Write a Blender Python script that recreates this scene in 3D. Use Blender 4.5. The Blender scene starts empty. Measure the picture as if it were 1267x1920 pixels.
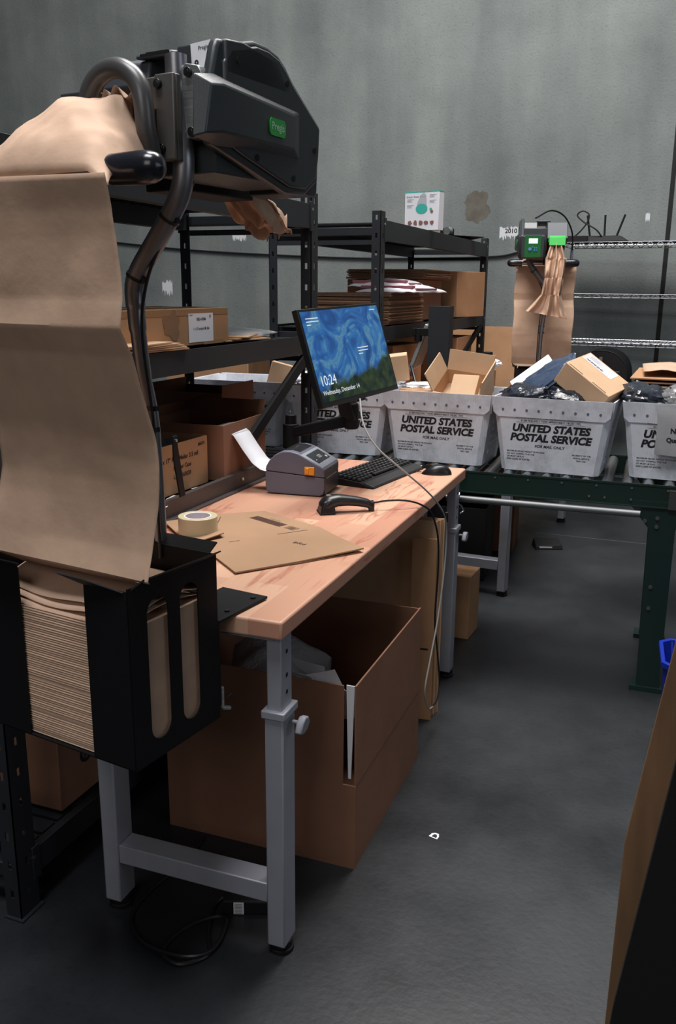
import bpy, bmesh, math, random
from mathutils import Vector, Matrix, Euler, noise
R_ = math.radians
SC = bpy.context.scene
COL = SC.collection
random.seed(7)

# ------------------------------------------------------------------ camera
YAW, PITCH, ROLL, FPX = 21.1, 14.25, 0.49, 1650.0
cd = bpy.data.cameras.new('camera'); cam = bpy.data.objects.new('camera', cd); COL.objects.link(cam)
cd.sensor_fit = 'HORIZONTAL'; cd.sensor_width = 36.0; cd.lens = 36.0*FPX/1267.0
cd.clip_start = 0.02; cd.clip_end = 60
_cy, _sy, _cp, _sp = math.cos(R_(YAW)), math.sin(R_(YAW)), math.cos(R_(PITCH)), math.sin(R_(PITCH))
F_ = Vector((-_sy*_cp, _cy*_cp, -_sp)); RR = Vector((_cy, _sy, 0)); UU = RR.cross(F_)
R2 = RR*math.cos(R_(ROLL)) + UU*math.sin(R_(ROLL)); U2 = -RR*math.sin(R_(ROLL)) + UU*math.cos(R_(ROLL))
mw = Matrix((R2, U2, -F_)).transposed().to_4x4(); mw.translation = Vector((0, 0, 1.6))
cam.matrix_world = mw
SC.camera = cam

# ------------------------------------------------------------------ world, lights, exposure
w = bpy.data.worlds.new('world'); SC.world = w; w.use_nodes = True
w.node_tree.nodes['Background'].inputs[0].default_value = (0.75, 0.86, 1.0, 1)
w.node_tree.nodes['Background'].inputs[1].default_value = 0.035
SC.view_settings.view_transform = 'Standard'; SC.view_settings.look = 'None'
SC.view_settings.gamma = 1.0; SC.view_settings.use_curve_mapping = False
SC.view_settings.exposure = 0.0

def area(name, loc, target, size, power, col):
    l = bpy.data.lights.new(name, 'AREA'); l.shape = 'RECTANGLE'; l.size, l.size_y = size
    l.energy = power; l.color = col
    o = bpy.data.objects.new(name, l); COL.objects.link(o); o.location = loc
    o.rotation_euler = (Vector(target)-Vector(loc)).to_track_quat('-Z', 'Y').to_euler()
    return o
area('skylight_over_aisle', (-1.0, 4.3, 7.2), (-1.2, 4.5, 0), (4.0, 2.2), 680, (1.0, 0.97, 0.94))
area('dock_door_daylight', (6.5, 0.5, 3.2), (-1.0, 3.4, 1.0), (3.0, 3.0), 45, (0.78, 0.88, 1.0))
area('front_fill_overhead', (-1.1, 0.1, 6.8), (-1.1, 1.2, 1.8), (2.6, 1.5), 270, (0.97, 0.98, 1.0))  # added fill lamp, brightens the near paper hood from above

area('fill_behind_camera', (-0.4, -3.0, 3.6), (-1.0, 1.5, 1.3), (2.4, 2.0), 42, (1.0, 0.96, 0.93))  # lamp added behind the camera to lift the front of the paper web

# ------------------------------------------------------------------ materials
MATS = {}
def mat(name, col, rough=0.6, metal=0.0, noise_amt=0.0, noise_scale=20.0, bump=0.0, bump_scale=60.0, spec=0.5, coat=0.0, stretch=(1,1,1), alpha=1.0, trans=0.0, emit=None):
    if name in MATS: return MATS[name]
    m = bpy.data.materials.new(name); m.use_nodes = True; nt = m.node_tree; b = nt.nodes['Principled BSDF']
    b.inputs['Base Color'].default_value = (*col, 1); b.inputs['Roughness'].default_value = rough
    b.inputs['Metallic'].default_value = metal; b.inputs['Specular IOR Level'].default_value = spec
    b.inputs['Coat Weight'].default_value = coat; b.inputs['Alpha'].default_value = alpha
    b.inputs['Transmission Weight'].default_value = trans
    if emit: b.inputs['Emission Color'].default_value = (*emit[0], 1); b.inputs['Emission Strength'].default_value = emit[1]
    tc = nt.nodes.new('ShaderNodeTexCoord'); mp = nt.nodes.new('ShaderNodeMapping')
    mp.inputs['Scale'].default_value = stretch; nt.links.new(tc.outputs['Object'], mp.inputs[0])
    if noise_amt:
        n = nt.nodes.new('ShaderNodeTexNoise'); n.inputs['Scale'].default_value = noise_scale; n.inputs['Detail'].default_value = 5
        nt.links.new(mp.outputs[0], n.inputs[0])
        r = nt.nodes.new('ShaderNodeValToRGB')
        r.color_ramp.elements[0].position = 0.3; r.color_ramp.elements[1].position = 0.7
        r.color_ramp.elements[0].color = (*[c*(1-noise_amt) for c in col], 1)
        r.color_ramp.elements[1].color = (*[min(1, c*(1+noise_amt)) for c in col], 1)
        nt.links.new(n.outputs[0], r.inputs[0]); nt.links.new(r.outputs[0], b.inputs['Base Color'])
    if bump:
        n = nt.nodes.new('ShaderNodeTexNoise'); n.inputs['Scale'].default_value = bump_scale; n.inputs['Detail'].default_value = 4
        nt.links.new(mp.outputs[0], n.inputs[0])
        bp = nt.nodes.new('ShaderNodeBump'); bp.inputs['Strength'].default_value = bump; bp.inputs['Distance'].default_value = 0.01
        nt.links.new(n.outputs[0], bp.inputs['Height']); nt.links.new(bp.outputs[0], b.inputs['Normal'])
    MATS[name] = m; return m

M = dict(
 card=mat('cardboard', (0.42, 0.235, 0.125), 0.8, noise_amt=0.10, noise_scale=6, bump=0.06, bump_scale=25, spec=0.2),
 mailer=mat('mailer_cardboard', (0.37, 0.225, 0.135), 0.75, noise_amt=0.06, noise_scale=6, bump=0.05, bump_scale=30, spec=0.2),
 card_lt=mat('cardboard_pale', (0.56, 0.37, 0.23), 0.8, noise_amt=0.08, noise_scale=8, bump=0.05, bump_scale=30, spec=0.2),
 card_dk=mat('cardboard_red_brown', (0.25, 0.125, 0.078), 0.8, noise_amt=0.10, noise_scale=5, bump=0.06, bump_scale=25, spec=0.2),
 edge=mat('cardboard_cut_edge', (0.20, 0.12, 0.075), 0.9, noise_amt=0.4, noise_scale=260, spec=0.1),
 kraft=mat('kraft_paper', (0.52, 0.350, 0.250), 0.75, noise_amt=0.07, noise_scale=14, bump=0.25, bump_scale=16, spec=0.25),
 blk=mat('black_powder_coat', (0.004, 0.004, 0.005), 0.6, bump=0.05, bump_scale=300, spec=0.25),
 shelf=mat('charcoal_shelf_steel', (0.017, 0.019, 0.023), 0.5, noise_amt=0.10, noise_scale=9, spec=0.4),
 brownsteel=mat('brown_grey_steel', (0.055, 0.045, 0.043), 0.45),
 silver=mat('silver_grey_paint', (0.36, 0.37, 0.42), 0.42, noise_amt=0.05, noise_scale=12, bump=0.04, bump_scale=400, metal=0.25),
 rod=mat('dull_rod_steel', (.14, .145, .15), .45, metal=.6),
 chrome=mat('bright_zinc', (0.62, 0.63, 0.66), 0.28, metal=1.0),
 tube=mat('dark_tube_steel', (0.25, 0.25, 0.265), 0.36, metal=0.85, noise_amt=0.08, noise_scale=30),
 plate=mat('grey_cast_plate', (0.10, 0.095, 0.09), 0.45, metal=0.4),
 alu=mat('brushed_aluminium', (0.42, 0.44, 0.44), 0.35, metal=0.8, noise_amt=0.25, noise_scale=20, stretch=(1, 1, 14)),
 plastic=mat('charcoal_plastic', (0.036, 0.042, 0.046), 0.38, bump=0.05, bump_scale=500),
 plastic_gr=mat('slate_plastic', (0.05, 0.058, 0.07), 0.45),
 bplastic=mat('black_plastic', (0.008, 0.008, 0.009), 0.35),
 bmatte=mat('matte_black_plastic', (0.008, 0.008, 0.009), 0.65, spec=0.3),
 green=mat('bright_green_plastic', (0.03, 0.42, 0.06), 0.4),
 dgreen=mat('panel_green', (0.01, 0.13, 0.03), 0.4),
 conv=mat('dark_green_conveyor_steel', (0.006, 0.022, 0.017), 0.4),
 printer=mat('printer_grey', (0.125, 0.125, 0.165), 0.45, bump=0.03, bump_scale=500),
 printer_lt=mat('printer_light_grey', (0.33, 0.35, 0.40), 0.4),
 orange=mat('orange_plastic', (0.85, 0.30, 0.02), 0.4),
 white=mat('white_paper', (0.80, 0.80, 0.84), 0.7),
 wplastic=mat('white_poly', (0.72, 0.72, 0.76), 0.35, bump=0.3, bump_scale=22),
 bpoly=mat('black_poly_bag', (0.018, 0.022, 0.032), 0.22, bump=0.5, bump_scale=28),
 clear=mat('clear_poly_bag', (0.35, 0.35, 0.36), 0.15, trans=0.5, bump=0.6, bump_scale=25),
 ink=mat('black_ink', (0.012, 0.012, 0.015), 0.7),
 inkbrown=mat('brown_ink', (0.06, 0.02, 0.012), 0.8),
 red=mat('red_print', (0.30, 0.10, 0.12), 0.5),
 teal=mat('teal_print', (0.05, 0.40, 0.34), 0.5),
 blue=mat('blue_plastic', (0.006, 0.025, 0.32), 0.35),
 tapeside=mat('clear_tape_roll', (0.58, 0.51, 0.33), 0.25, spec=0.6),
 tapecore=mat('white_core', (0.75, 0.73, 0.82), 0.6),
 tapestrip=mat('packing_tape_film', (0.36, 0.20, 0.10), 0.18),
 wpaint=mat('white_wall_tag', (0.55, 0.57, 0.60), 0.8),
 screenlcd=mat('lcd_glow', (0.6, 0.7, 0.6), 0.4, emit=((0.75, 0.9, 0.85), 0.6)),
 wire=mat('black_cable', (0.010, 0.010, 0.012), 0.4),
 gwire=mat('grey_cable', (0.30, 0.29, 0.28), 0.45),
 board=mat('plain_brown_board', (0.20, 0.11, 0.055), 0.6, noise_amt=0.25, noise_scale=5, stretch=(6, 6, 1)),
)
# white corrugated plastic of the tubs: fine vertical flutes and scuffs
def tub_mat():
    m = bpy.data.materials.new('white_fluted_plastic'); m.use_nodes = True; nt = m.node_tree; b = nt.nodes['Principled BSDF']
    b.inputs['Roughness'].default_value = 0.5
    tc = nt.nodes.new('ShaderNodeTexCoord')
    n = nt.nodes.new('ShaderNodeTexNoise'); n.inputs['Scale'].default_value = 9; n.inputs['Detail'].default_value = 7; n.inputs['Roughness'].default_value = .7
    nt.links.new(tc.outputs['Object'], n.inputs[0])
    r = nt.nodes.new('ShaderNodeValToRGB'); e = r.color_ramp.elements
    e[0].position = .33; e[0].color = (.46, .47, .50, 1); e[1].position = .56; e[1].color = (.72, .74, .80, 1)
    nt.links.new(n.outputs[0], r.inputs[0]); nt.links.new(r.outputs[0], b.inputs['Base Color'])
    wv = nt.nodes.new('ShaderNodeTexWave'); wv.bands_direction = 'X'; wv.inputs['Scale'].default_value = 38
    nt.links.new(tc.outputs['Object'], wv.inputs[0])
    bp = nt.nodes.new('ShaderNodeBump'); bp.inputs['Strength'].default_value = .22; bp.inputs['Distance'].default_value = .002
    nt.links.new(wv.outputs[1], bp.inputs['Height']); nt.links.new(bp.outputs[0], b.inputs['Normal'])
    return m
M['tub'] = tub_mat()
# butcher block top: staves along Y in mixed tones with reddish grain streaks
def wood_mat():
    m = bpy.data.materials.new('butcher_block_maple'); m.use_nodes = True; nt = m.node_tree; L = nt.links; N = nt.nodes.new
    b = nt.nodes['Principled BSDF']; b.inputs['Roughness'].default_value = .38
    tc = N('ShaderNodeTexCoord'); mp = N('ShaderNodeMapping'); mp.inputs['Rotation'].default_value = (0, 0, R_(90)); L.new(tc.outputs['Object'], mp.inputs[0])
    br = N('ShaderNodeTexBrick'); br.inputs['Scale'].default_value = 1.0; br.inputs['Brick Width'].default_value = .62; br.inputs['Row Height'].default_value = .082
    br.inputs['Mortar Size'].default_value = .0006; br.offset = .37; br.inputs['Color1'].default_value = (0, 0, 0, 1); br.inputs['Color2'].default_value = (1, 1, 1, 1)
    br.inputs['Mortar'].default_value = (.45, .45, .45, 1); L.new(mp.outputs[0], br.inputs[0])
    rp = N('ShaderNodeValToRGB'); e = rp.color_ramp.elements
    e[0].position = 0; e[0].color = (.50, .235, .155, 1); e[1].position = 1; e[1].color = (.68, .42, .285, 1)
    x = rp.color_ramp.elements.new(.45); x.color = (.56, .285, .19, 1); x = rp.color_ramp.elements.new(.75); x.color = (.59, .33, .22, 1)
    L.new(br.outputs[0], rp.inputs[0])
    m2 = N('ShaderNodeMapping'); m2.inputs['Scale'].default_value = (13, 1.6, 13); L.new(tc.outputs['Object'], m2.inputs[0])
    n = N('ShaderNodeTexNoise'); n.inputs['Scale'].default_value = 1.0; n.inputs['Detail'].default_value = 6; n.inputs['Distortion'].default_value = 1.2; L.new(m2.outputs[0], n.inputs[0])
    r2 = N('ShaderNodeValToRGB'); e = r2.color_ramp.elements; e[0].position = .47; e[0].color = (0, 0, 0, 1); e[1].position = .53; e[1].color = (0, 0, 0, 1); x = e.new(.50); x.color = (1, 1, 1, 1)
    L.new(n.outputs[0], r2.inputs[0])
    n3 = N('ShaderNodeTexNoise'); n3.inputs['Scale'].default_value = 3.0; L.new(tc.outputs['Object'], n3.inputs[0])
    mu = N('ShaderNodeMath'); mu.operation = 'MULTIPLY'; L.new(r2.outputs[0], mu.inputs[0])
    r3 = N('ShaderNodeValToRGB'); e = r3.color_ramp.elements; e[0].position = .46; e[0].color = (0, 0, 0, 1); e[1].position = .56; e[1].color = (.65, .65, .65, 1); L.new(n3.outputs[0], r3.inputs[0])
    L.new(r3.outputs[0], mu.inputs[1])
    mx = N('ShaderNodeMix'); mx.data_type = 'RGBA'; L.new(mu.outputs[0], mx.inputs[0]); L.new(rp.outputs[0], mx.inputs[6]); mx.inputs[7].default_value = (.34, .085, .05, 1)
    L.new(mx.outputs[2], b.inputs['Base Color'])
    return m
M['wood'] = wood_mat()
def concrete(name, base, dark, streak, rough, floor=False):
    m = bpy.data.materials.new(name); m.use_nodes = True; nt = m.node_tree; L = nt.links; N = nt.nodes.new
    b = nt.nodes['Principled BSDF']; b.inputs['Roughness'].default_value = rough
    tc = N('ShaderNodeTexCoord')
    n = N('ShaderNodeTexNoise'); n.inputs['Scale'].default_value = .9; n.inputs['Detail'].default_value = 9; n.inputs['Roughness'].default_value = .62; L.new(tc.outputs['Object'], n.inputs[0])
    r = N('ShaderNodeValToRGB'); e = r.color_ramp.elements; e[0].position = .32; e[0].color = (*dark, 1); e[1].position = .68; e[1].color = (*base, 1); L.new(n.outputs[0], r.inputs[0])
    mp = N('ShaderNodeMapping'); mp.inputs['Scale'].default_value = streak; L.new(tc.outputs['Object'], mp.inputs[0])
    n2 = N('ShaderNodeTexNoise'); n2.inputs['Scale'].default_value = 1.0; n2.inputs['Detail'].default_value = 5; L.new(mp.outputs[0], n2.inputs[0])
    r2 = N('ShaderNodeValToRGB'); e = r2.color_ramp.elements; e[0].position = .35; e[0].color = (.78, .80, .80, 1); e[1].position = .70; e[1].color = (1.22, 1.22, 1.17, 1); L.new(n2.outputs[0], r2.inputs[0])
    mx = N('ShaderNodeMix'); mx.data_type = 'RGBA'; mx.blend_type = 'MULTIPLY'; mx.inputs[0].default_value = 1; L.new(r.outputs[0], mx.inputs[6]); L.new(r2.outputs[0], mx.inputs[7])
    # fine pitting
    n3 = N('ShaderNodeTexNoise'); n3.inputs['Scale'].default_value = 55; n3.inputs['Detail'].default_value = 4; L.new(tc.outputs['Object'], n3.inputs[0])
    r3 = N('ShaderNodeValToRGB'); e = r3.color_ramp.elements; e[0].position = .30; e[0].color = (.72, .72, .72, 1); e[1].position = .42; e[1].color = (1, 1, 1, 1); L.new(n3.outputs[0], r3.inputs[0])
    m3 = N('ShaderNodeMix'); m3.data_type = 'RGBA'; m3.blend_type = 'MULTIPLY'; m3.inputs[0].default_value = .8; L.new(mx.outputs[2], m3.inputs[6]); L.new(r3.outputs[0], m3.inputs[7])
    L.new(m3.outputs[2], b.inputs['Base Color'])
    bp = N('ShaderNodeBump'); bp.inputs['Strength'].default_value = .07 if floor else .25; bp.inputs['Distance'].default_value = .01; L.new(n3.outputs[0], bp.inputs['Height']); L.new(bp.outputs[0], b.inputs['Normal'])
    if floor:
        r4 = N('ShaderNodeValToRGB'); e = r4.color_ramp.elements; e[0].position = .35; e[0].color = (.30,)*3+(1,); e[1].position = .65; e[1].color = (.55,)*3+(1,); L.new(n.outputs[0], r4.inputs[0]); L.new(r4.outputs[0], b.inputs['Roughness'])
    return m
M['wallc'] = concrete('grey_wall_concrete', (.205, .224, .221), (.120, .134, .136), (2.0, 2.0, .25), .8)
M['floorc'] = concrete('dark_sealed_concrete', (.029, .032, .037), (.013, .0145, .017), (1.2, 1.2, 1.2), .45, True)

# ------------------------------------------------------------------ mesh helpers
def rotm(rx=0, ry=0, rz=0): return Euler((R_(rx), R_(ry), R_(rz))).to_matrix().to_4x4()
def T(x, y, z): return Matrix.Translation((x, y, z))
class MB:
    def __init__(s): s.v = []; s.f = []; s.mi = []; s.m = 0
    def add(s, vs, fs, mx=None):
        o = len(s.v)
        for p in vs:
            p = Vector(p); s.v.append(mx @ p if mx else p)
        for f in fs: s.f.append([i+o for i in f]); s.mi.append(s.m)
        return s
    def box(s, x0, x1, y0, y1, z0, z1, mx=None):
        x0, x1 = sorted((x0, x1)); y0, y1 = sorted((y0, y1)); z0, z1 = sorted((z0, z1))
        vs = [(x, y, z) for x in (x0, x1) for y in (y0, y1) for z in (z0, z1)]
        return s.add(vs, [(0, 1, 3, 2), (4, 6, 7, 5), (0, 4, 5, 1), (2, 3, 7, 6), (0, 2, 6, 4), (1, 5, 7, 3)], mx)
    def hexa(s, b, t):   # four bottom points ccw from above, four top points
        return s.add(list(b)+list(t), [(3, 2, 1, 0), (4, 5, 6, 7), (0, 1, 5, 4), (1, 2, 6, 5), (2, 3, 7, 6), (3, 0, 4, 7)])
    def prism(s, poly, a, b, axis='x', mx=None):   # poly in the two other axes, extruded a..b along axis
        def P(u, v, w): return {'x': (w, u, v), 'y': (u, w, v), 'z': (u, v, w)}[axis]
        n = len(poly); vs = [P(u, v, a) for u, v in poly]+[P(u, v, b) for u, v in poly]
        return s.add(vs, [list(range(n))[::-1], list(range(n, 2*n))]+[(i, (i+1) % n, n+(i+1) % n, n+i) for i in range(n)], mx)
    def cyl(s, p0, p1, r0, r1=None, n=16, caps=True, mx=None):
        r1 = r0 if r1 is None else r1; p0 = Vector(p0); p1 = Vector(p1); q = (p1-p0).to_track_quat('Z', 'Y')
        vs = []
        for p, r in ((p0, r0), (p1, r1)):
            for i in range(n):
                a = 2*math.pi*i/n; vs.append(p+q @ Vector((math.cos(a)*r, math.sin(a)*r, 0)))
        fs = [(i, (i+1) % n, n+(i+1) % n, n+i) for i in range(n)]
        if caps: fs += [list(range(n))[::-1], list(range(n, 2*n))]
        return s.add(vs, fs, mx)
    def tube(s, pts, r, n=10, sub=6, closed=False, mx=None):
        P = [Vector(p) for p in pts]; out = []
        if sub > 1:
            m = len(P)
            rng = range(m if closed else m-1)
            for i in rng:
                a = P[(i-1) % m] if (closed or i > 0) else P[0]*2-P[1]
                b, c = P[i], P[(i+1) % m]
                d = P[(i+2) % m] if (closed or i+2 < m) else P[-1]*2-P[-2]
                for k in range(sub):
                    t = k/sub
                    out.append(.5*((2*b)+(c-a)*t+(2*a-5*b+4*c-d)*t*t+(3*b-a-3*c+d)*t**3))
            if not closed: out.append(P[-1])
        else: out = P
        vs = []; m = len(out); up = Vector((.13, .21, 1)).normalized(); prev = None
        for i, p in enumerate(out):
            if closed: t = (out[(i+1) % m]-out[i-1]).normalized()
            else: t = (out[min(i+1, m-1)]-out[max(i-1, 0)]).normalized()
            if prev is None: u = t.orthogonal().normalized()
            else: u = (prev-t*prev.dot(t)).normalized()
            prev = u; w_ = t.cross(u)
            rr = r[i*(len(r)-1)//max(1, m-1)] if isinstance(r, (list, tuple)) else r
            for k in range(n):
                a = 2*math.pi*k/n; vs.append(p+u*math.cos(a)*rr+w_*math.sin(a)*rr)
        fs = [(i*n+k, i*n+(k+1) % n, (i+1)*n+(k+1) % n, (i+1)*n+k) for i in range(m-1) for k in range(n)]
        if closed: fs += [((m-1)*n+k, (m-1)*n+(k+1) % n, (k+1) % n, k) for k in range(n)]
        else: fs += [list(range(n))[::-1], [(m-1)*n+k for k in range(n)]]
        return s.add(vs, fs, mx)
    def sphere(s, c, r, sc=(1, 1, 1), nu=16, nv=10, mx=None):
        c = Vector(c); vs = [c+Vector((0, 0, -r*sc[2]))]
        for j in range(1, nv):
            a = -math.pi/2+math.pi*j/nv
            for i in range(nu):
                b = 2*math.pi*i/nu; vs.append(c+Vector((math.cos(a)*math.cos(b)*r*sc[0], math.cos(a)*math.sin(b)*r*sc[1], math.sin(a)*r*sc[2])))
        vs.append(c+Vector((0, 0, r*sc[2]))); fs = []
        for i in range(nu): fs.append((0, 1+(i+1) % nu, 1+i))
        for j in range(nv-2):
            for i in range(nu): a = 1+j*nu; fs.append((a+i, a+(i+1) % nu, a+nu+(i+1) % nu, a+nu+i))
        l = len(vs)-1; a = 1+(nv-2)*nu
        for i in range(nu): fs.append((a+i, a+(i+1) % nu, l))
        return s.add(vs, fs, mx)
    def grid(s, fn, nu, nv, mx=None):
        vs = [fn(i/nu, j/nv) for j in range(nv+1) for i in range(nu+1)]
        fs = [(j*(nu+1)+i, j*(nu+1)+i+1, (j+1)*(nu+1)+i+1, (j+1)*(nu+1)+i) for j in range(nv) for i in range(nu)]
        return s.add(vs, fs, mx)
    def ring(s, c, ro, ri, z0, z1, n=40, mx=None):
        vs = []
        for r, z in ((ro, z0), (ro, z1), (ri, z1), (ri, z0)):
            for i in range(n): a = 2*math.pi*i/n; vs.append((c[0]+r*math.cos(a), c[1]+r*math.sin(a), z))
        fs = [(k*n+i, k*n+(i+1) % n, ((k+1) % 4)*n+(i+1) % n, ((k+1) % 4)*n+i) for k in range(4) for i in range(n)]
        return s.add(vs, fs, mx)
    def build(s, name, m, parent=None, bevel=0, solid=0, sharp=38, smooth=True, loc=None, rz=0, seg=2):
        me = bpy.data.meshes.new(name); me.from_pydata([tuple(v) for v in s.v], [], s.f)
        for x in (m if isinstance(m, (list, tuple)) else [m]): me.materials.append(M[x] if isinstance(x, str) else x)
        for p, i in zip(me.polygons, s.mi): p.material_index = i
        bm = bmesh.new(); bm.from_mesh(me); bmesh.ops.recalc_face_normals(bm, faces=bm.faces)
        for f in bm.faces: f.smooth = smooth
        for e in bm.edges:
            if len(e.link_faces) == 2 and e.calc_face_angle(0) > R_(sharp): e.smooth = False
        bm.to_mesh(me); bm.free()
        o = bpy.data.objects.new(name, me); COL.objects.link(o)
        if parent: o.parent = parent
        if loc: o.location = loc
        if rz: o.rotation_euler[2] = R_(rz)
        if solid:
            q = o.modifiers.new('solid', 'SOLIDIFY'); q.thickness = solid; q.offset = 0
        if bevel:
            q = o.modifiers.new('bevel', 'BEVEL'); q.width = bevel; q.segments = seg; q.limit_method = 'ANGLE'; q.angle_limit = R_(38)
        return o
def thing(name, label, cat, loc=(0, 0, 0), rz=0, group=None, mx=None):
    o = bpy.data.objects.new(name, None); o.empty_display_size = .1; COL.objects.link(o)
    if mx is not None: o.matrix_world = mx
    else: o.location = loc; o.rotation_euler = (0, 0, R_(rz))
    o['label'] = label; o['category'] = cat
    if group: o['group'] = group
    return o
def tag(o, label, cat, group=None, kind=None):
    o['label'] = label; o['category'] = cat
    if group: o['group'] = group
    if kind: o['kind'] = kind
    return o
def dup(root, loc, rz, label, group=None):
    def cp(o, par):
        c = o.copy(); COL.objects.link(c)
        if par: c.parent = par
        for ch in kids[o.name]: cp(ch, c)
        return c
    kids = {}
    def walk(o):
        kids[o.name] = list(o.children)
        for c in o.children: walk(c)
    walk(root); r = cp(root, None); r.location = loc; r.rotation_euler = (0, 0, R_(rz)); r['label'] = label
    if group: r['group'] = group
    return r
_tc = {}
def textmesh(s, size, bold=0.0, shear=0.0, align='CENTER', sx=1.0, sp=1.0):
    k = (s, size, bold, shear, align, sx, sp)
    if k not in _tc:
        c = bpy.data.curves.new('t', 'FONT'); c.body = s; c.size = size; c.offset = bold; c.shear = shear; c.align_x = align; c.align_y = 'CENTER'; c.space_character = sp; c.resolution_u = 3
        o = bpy.data.objects.new('t', c); COL.objects.link(o); dg = bpy.context.evaluated_depsgraph_get(); dg.update()
        me = bpy.data.meshes.new_from_object(o.evaluated_get(dg))
        _tc[k] = ([Vector((v.co.x*sx, v.co.y, 0)) for v in me.vertices], [list(p.vertices) for p in me.polygons])
        bpy.data.objects.remove(o); bpy.data.curves.remove(c); bpy.data.meshes.remove(me)
    return _tc[k]
class Decal(MB):     # flat marks in a plane: x right, y up; lifted off the surface
    def text(s, t, x, y, size, bold=0.0, shear=0.0, align='CENTER', sx=1.0, sp=1.0, rot=0):
        v, f = textmesh(t, size, bold, shear, align, sx, sp)
        return s.add(v, f, T(x, y, 0) @ rotm(0, 0, rot))
    def rect(s, x0, x1, y0, y1): return s.add([(x0, y0, 0), (x1, y0, 0), (x1, y1, 0), (x0, y1, 0)], [(0, 1, 2, 3)])
    def poly(s, pts): return s.add([(x, y, 0) for x, y in pts], [list(range(len(pts)))])
    def frame(s, x0, x1, y0, y1, t):
        s.rect(x0, x1, y0, y0+t); s.rect(x0, x1, y1-t, y1); s.rect(x0, x0+t, y0+t, y1-t); return s.rect(x1-t, x1, y0+t, y1-t)
    def put(s, name, m, parent, origin, xd, yd, lift=.0006):
        xd = Vector(xd).normalized(); yd = Vector(yd).normalized(); zd = xd.cross(yd); yd = zd.cross(xd)
        mx = Matrix((xd, yd, zd)).transposed().to_4x4(); mx.translation = Vector(origin)+zd*lift
        s.v = [mx @ v for v in s.v]
        me = bpy.data.meshes.new(name); me.from_pydata([tuple(v) for v in s.v], [], s.f)
        for x in (m if isinstance(m, (list, tuple)) else [m]): me.materials.append(M[x] if isinstance(x, str) else x)
        for p, i in zip(me.polygons, s.mi): p.material_index = i
        o = bpy.data.objects.new(name, me); COL.objects.link(o)
        if parent: o.parent = parent
        return o
def slab(name, pts, th, m, parent=None, bevel=0):   # flat sheet with real thickness from an outline in 3-D (upper face)
    P = [Vector(p) for p in pts]; n = Vector((0, 0, 0))
    for i in range(len(P)):
        a, b = P[i], P[(i+1) % len(P)]; n += a.cross(b)
    n.normalize(); k = len(P); b = MB()
    b.add(P+[p-n*th for p in P], [list(range(k)), list(range(2*k-1, k-1, -1))]+[(i, k+i, k+(i+1) % k, (i+1) % k) for i in range(k)])
    return b.build(name, m, parent, bevel=bevel)

def carton(label, loc, size, rz=0, opened=False, flaps=(), m='card', tape=True, group=None, name='cardboard_box', cat='box', mx=None, th=.005, flap_len=None):
    """box with its base at loc, size (x,y,z); opened: hollow with hinged flaps; flaps = [(side, angle from horizontal outward)]"""
    sx, sy, sz = size; t = thing(name, label, cat, loc, rz, group, mx)
    b = MB()
    if not opened:
        b.box(-sx/2, sx/2, -sy/2, sy/2, 0, sz); b.build('body', m, t, bevel=.003)
        if tape:
            d = MB(); w_ = .024; al = sx >= sy
            if al:
                d.box(-sx/2-.0006, sx/2+.0006, -w_, w_, sz, sz+.0008)
                for q in (-1, 1): d.box(q*sx/2, q*(sx/2+.0008), -w_, w_, sz-.05, sz+.0006)
            else:
                d.box(-w_, w_, -sy/2-.0006, sy/2+.0006, sz, sz+.0008)
                for q in (-1, 1): d.box(-w_, w_, q*sy/2, q*(sy/2+.0008), sz-.05, sz+.0006)
            d.build('packing_tape', 'tapestrip', t)
    else:
        b.box(-sx/2, sx/2, -sy/2, sy/2, 0, th)
        b.box(-sx/2, -sx/2+th, -sy/2, sy/2, th, sz); b.box(sx/2-th, sx/2, -sy/2, sy/2, th, sz)
        b.box(-sx/2+th, sx/2-th, -sy/2, -sy/2+th, th, sz); b.box(-sx/2+th, sx/2-th, sy/2-th, sy/2, th, sz)
        b.build('body', m, t)
        for side, ang in flaps:
            L_ = flap_len or min(sx, sy)/2; g = MB(); a = R_(ang)
            ww = (sy if side in '+x-x' and side[1] == 'x' else sx)
            g.box(0, L_, -ww/2+.004, ww/2-.004, -th/2, th/2)
            base = {'+x': T(sx/2-th/2, 0, sz), '-x': T(-sx/2+th/2, 0, sz) @ rotm(0, 0, 180), '+y': T(0, sy/2-th/2, sz) @ rotm(0, 0, 90), '-y': T(0, -sy/2+th/2, sz) @ rotm(0, 0, -90)}[side]
            q = base @ rotm(0, -ang, 0)
            g.v = [q @ v for v in g.v]; g.build('flap', m, t)
    return t

# =================================================================== setting
def struct(mb, name, m, **k):
    o = mb.build(name, m, **k); o['kind'] = 'structure'; return o
struct(MB().box(-11, 5.5, -3.2, 8.0, -.12, 0), 'floor', 'floorc')
struct(MB().box(-11, 5.5, 8.0, 8.25, -.12, 6.2), 'wall_back', 'wallc')
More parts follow.
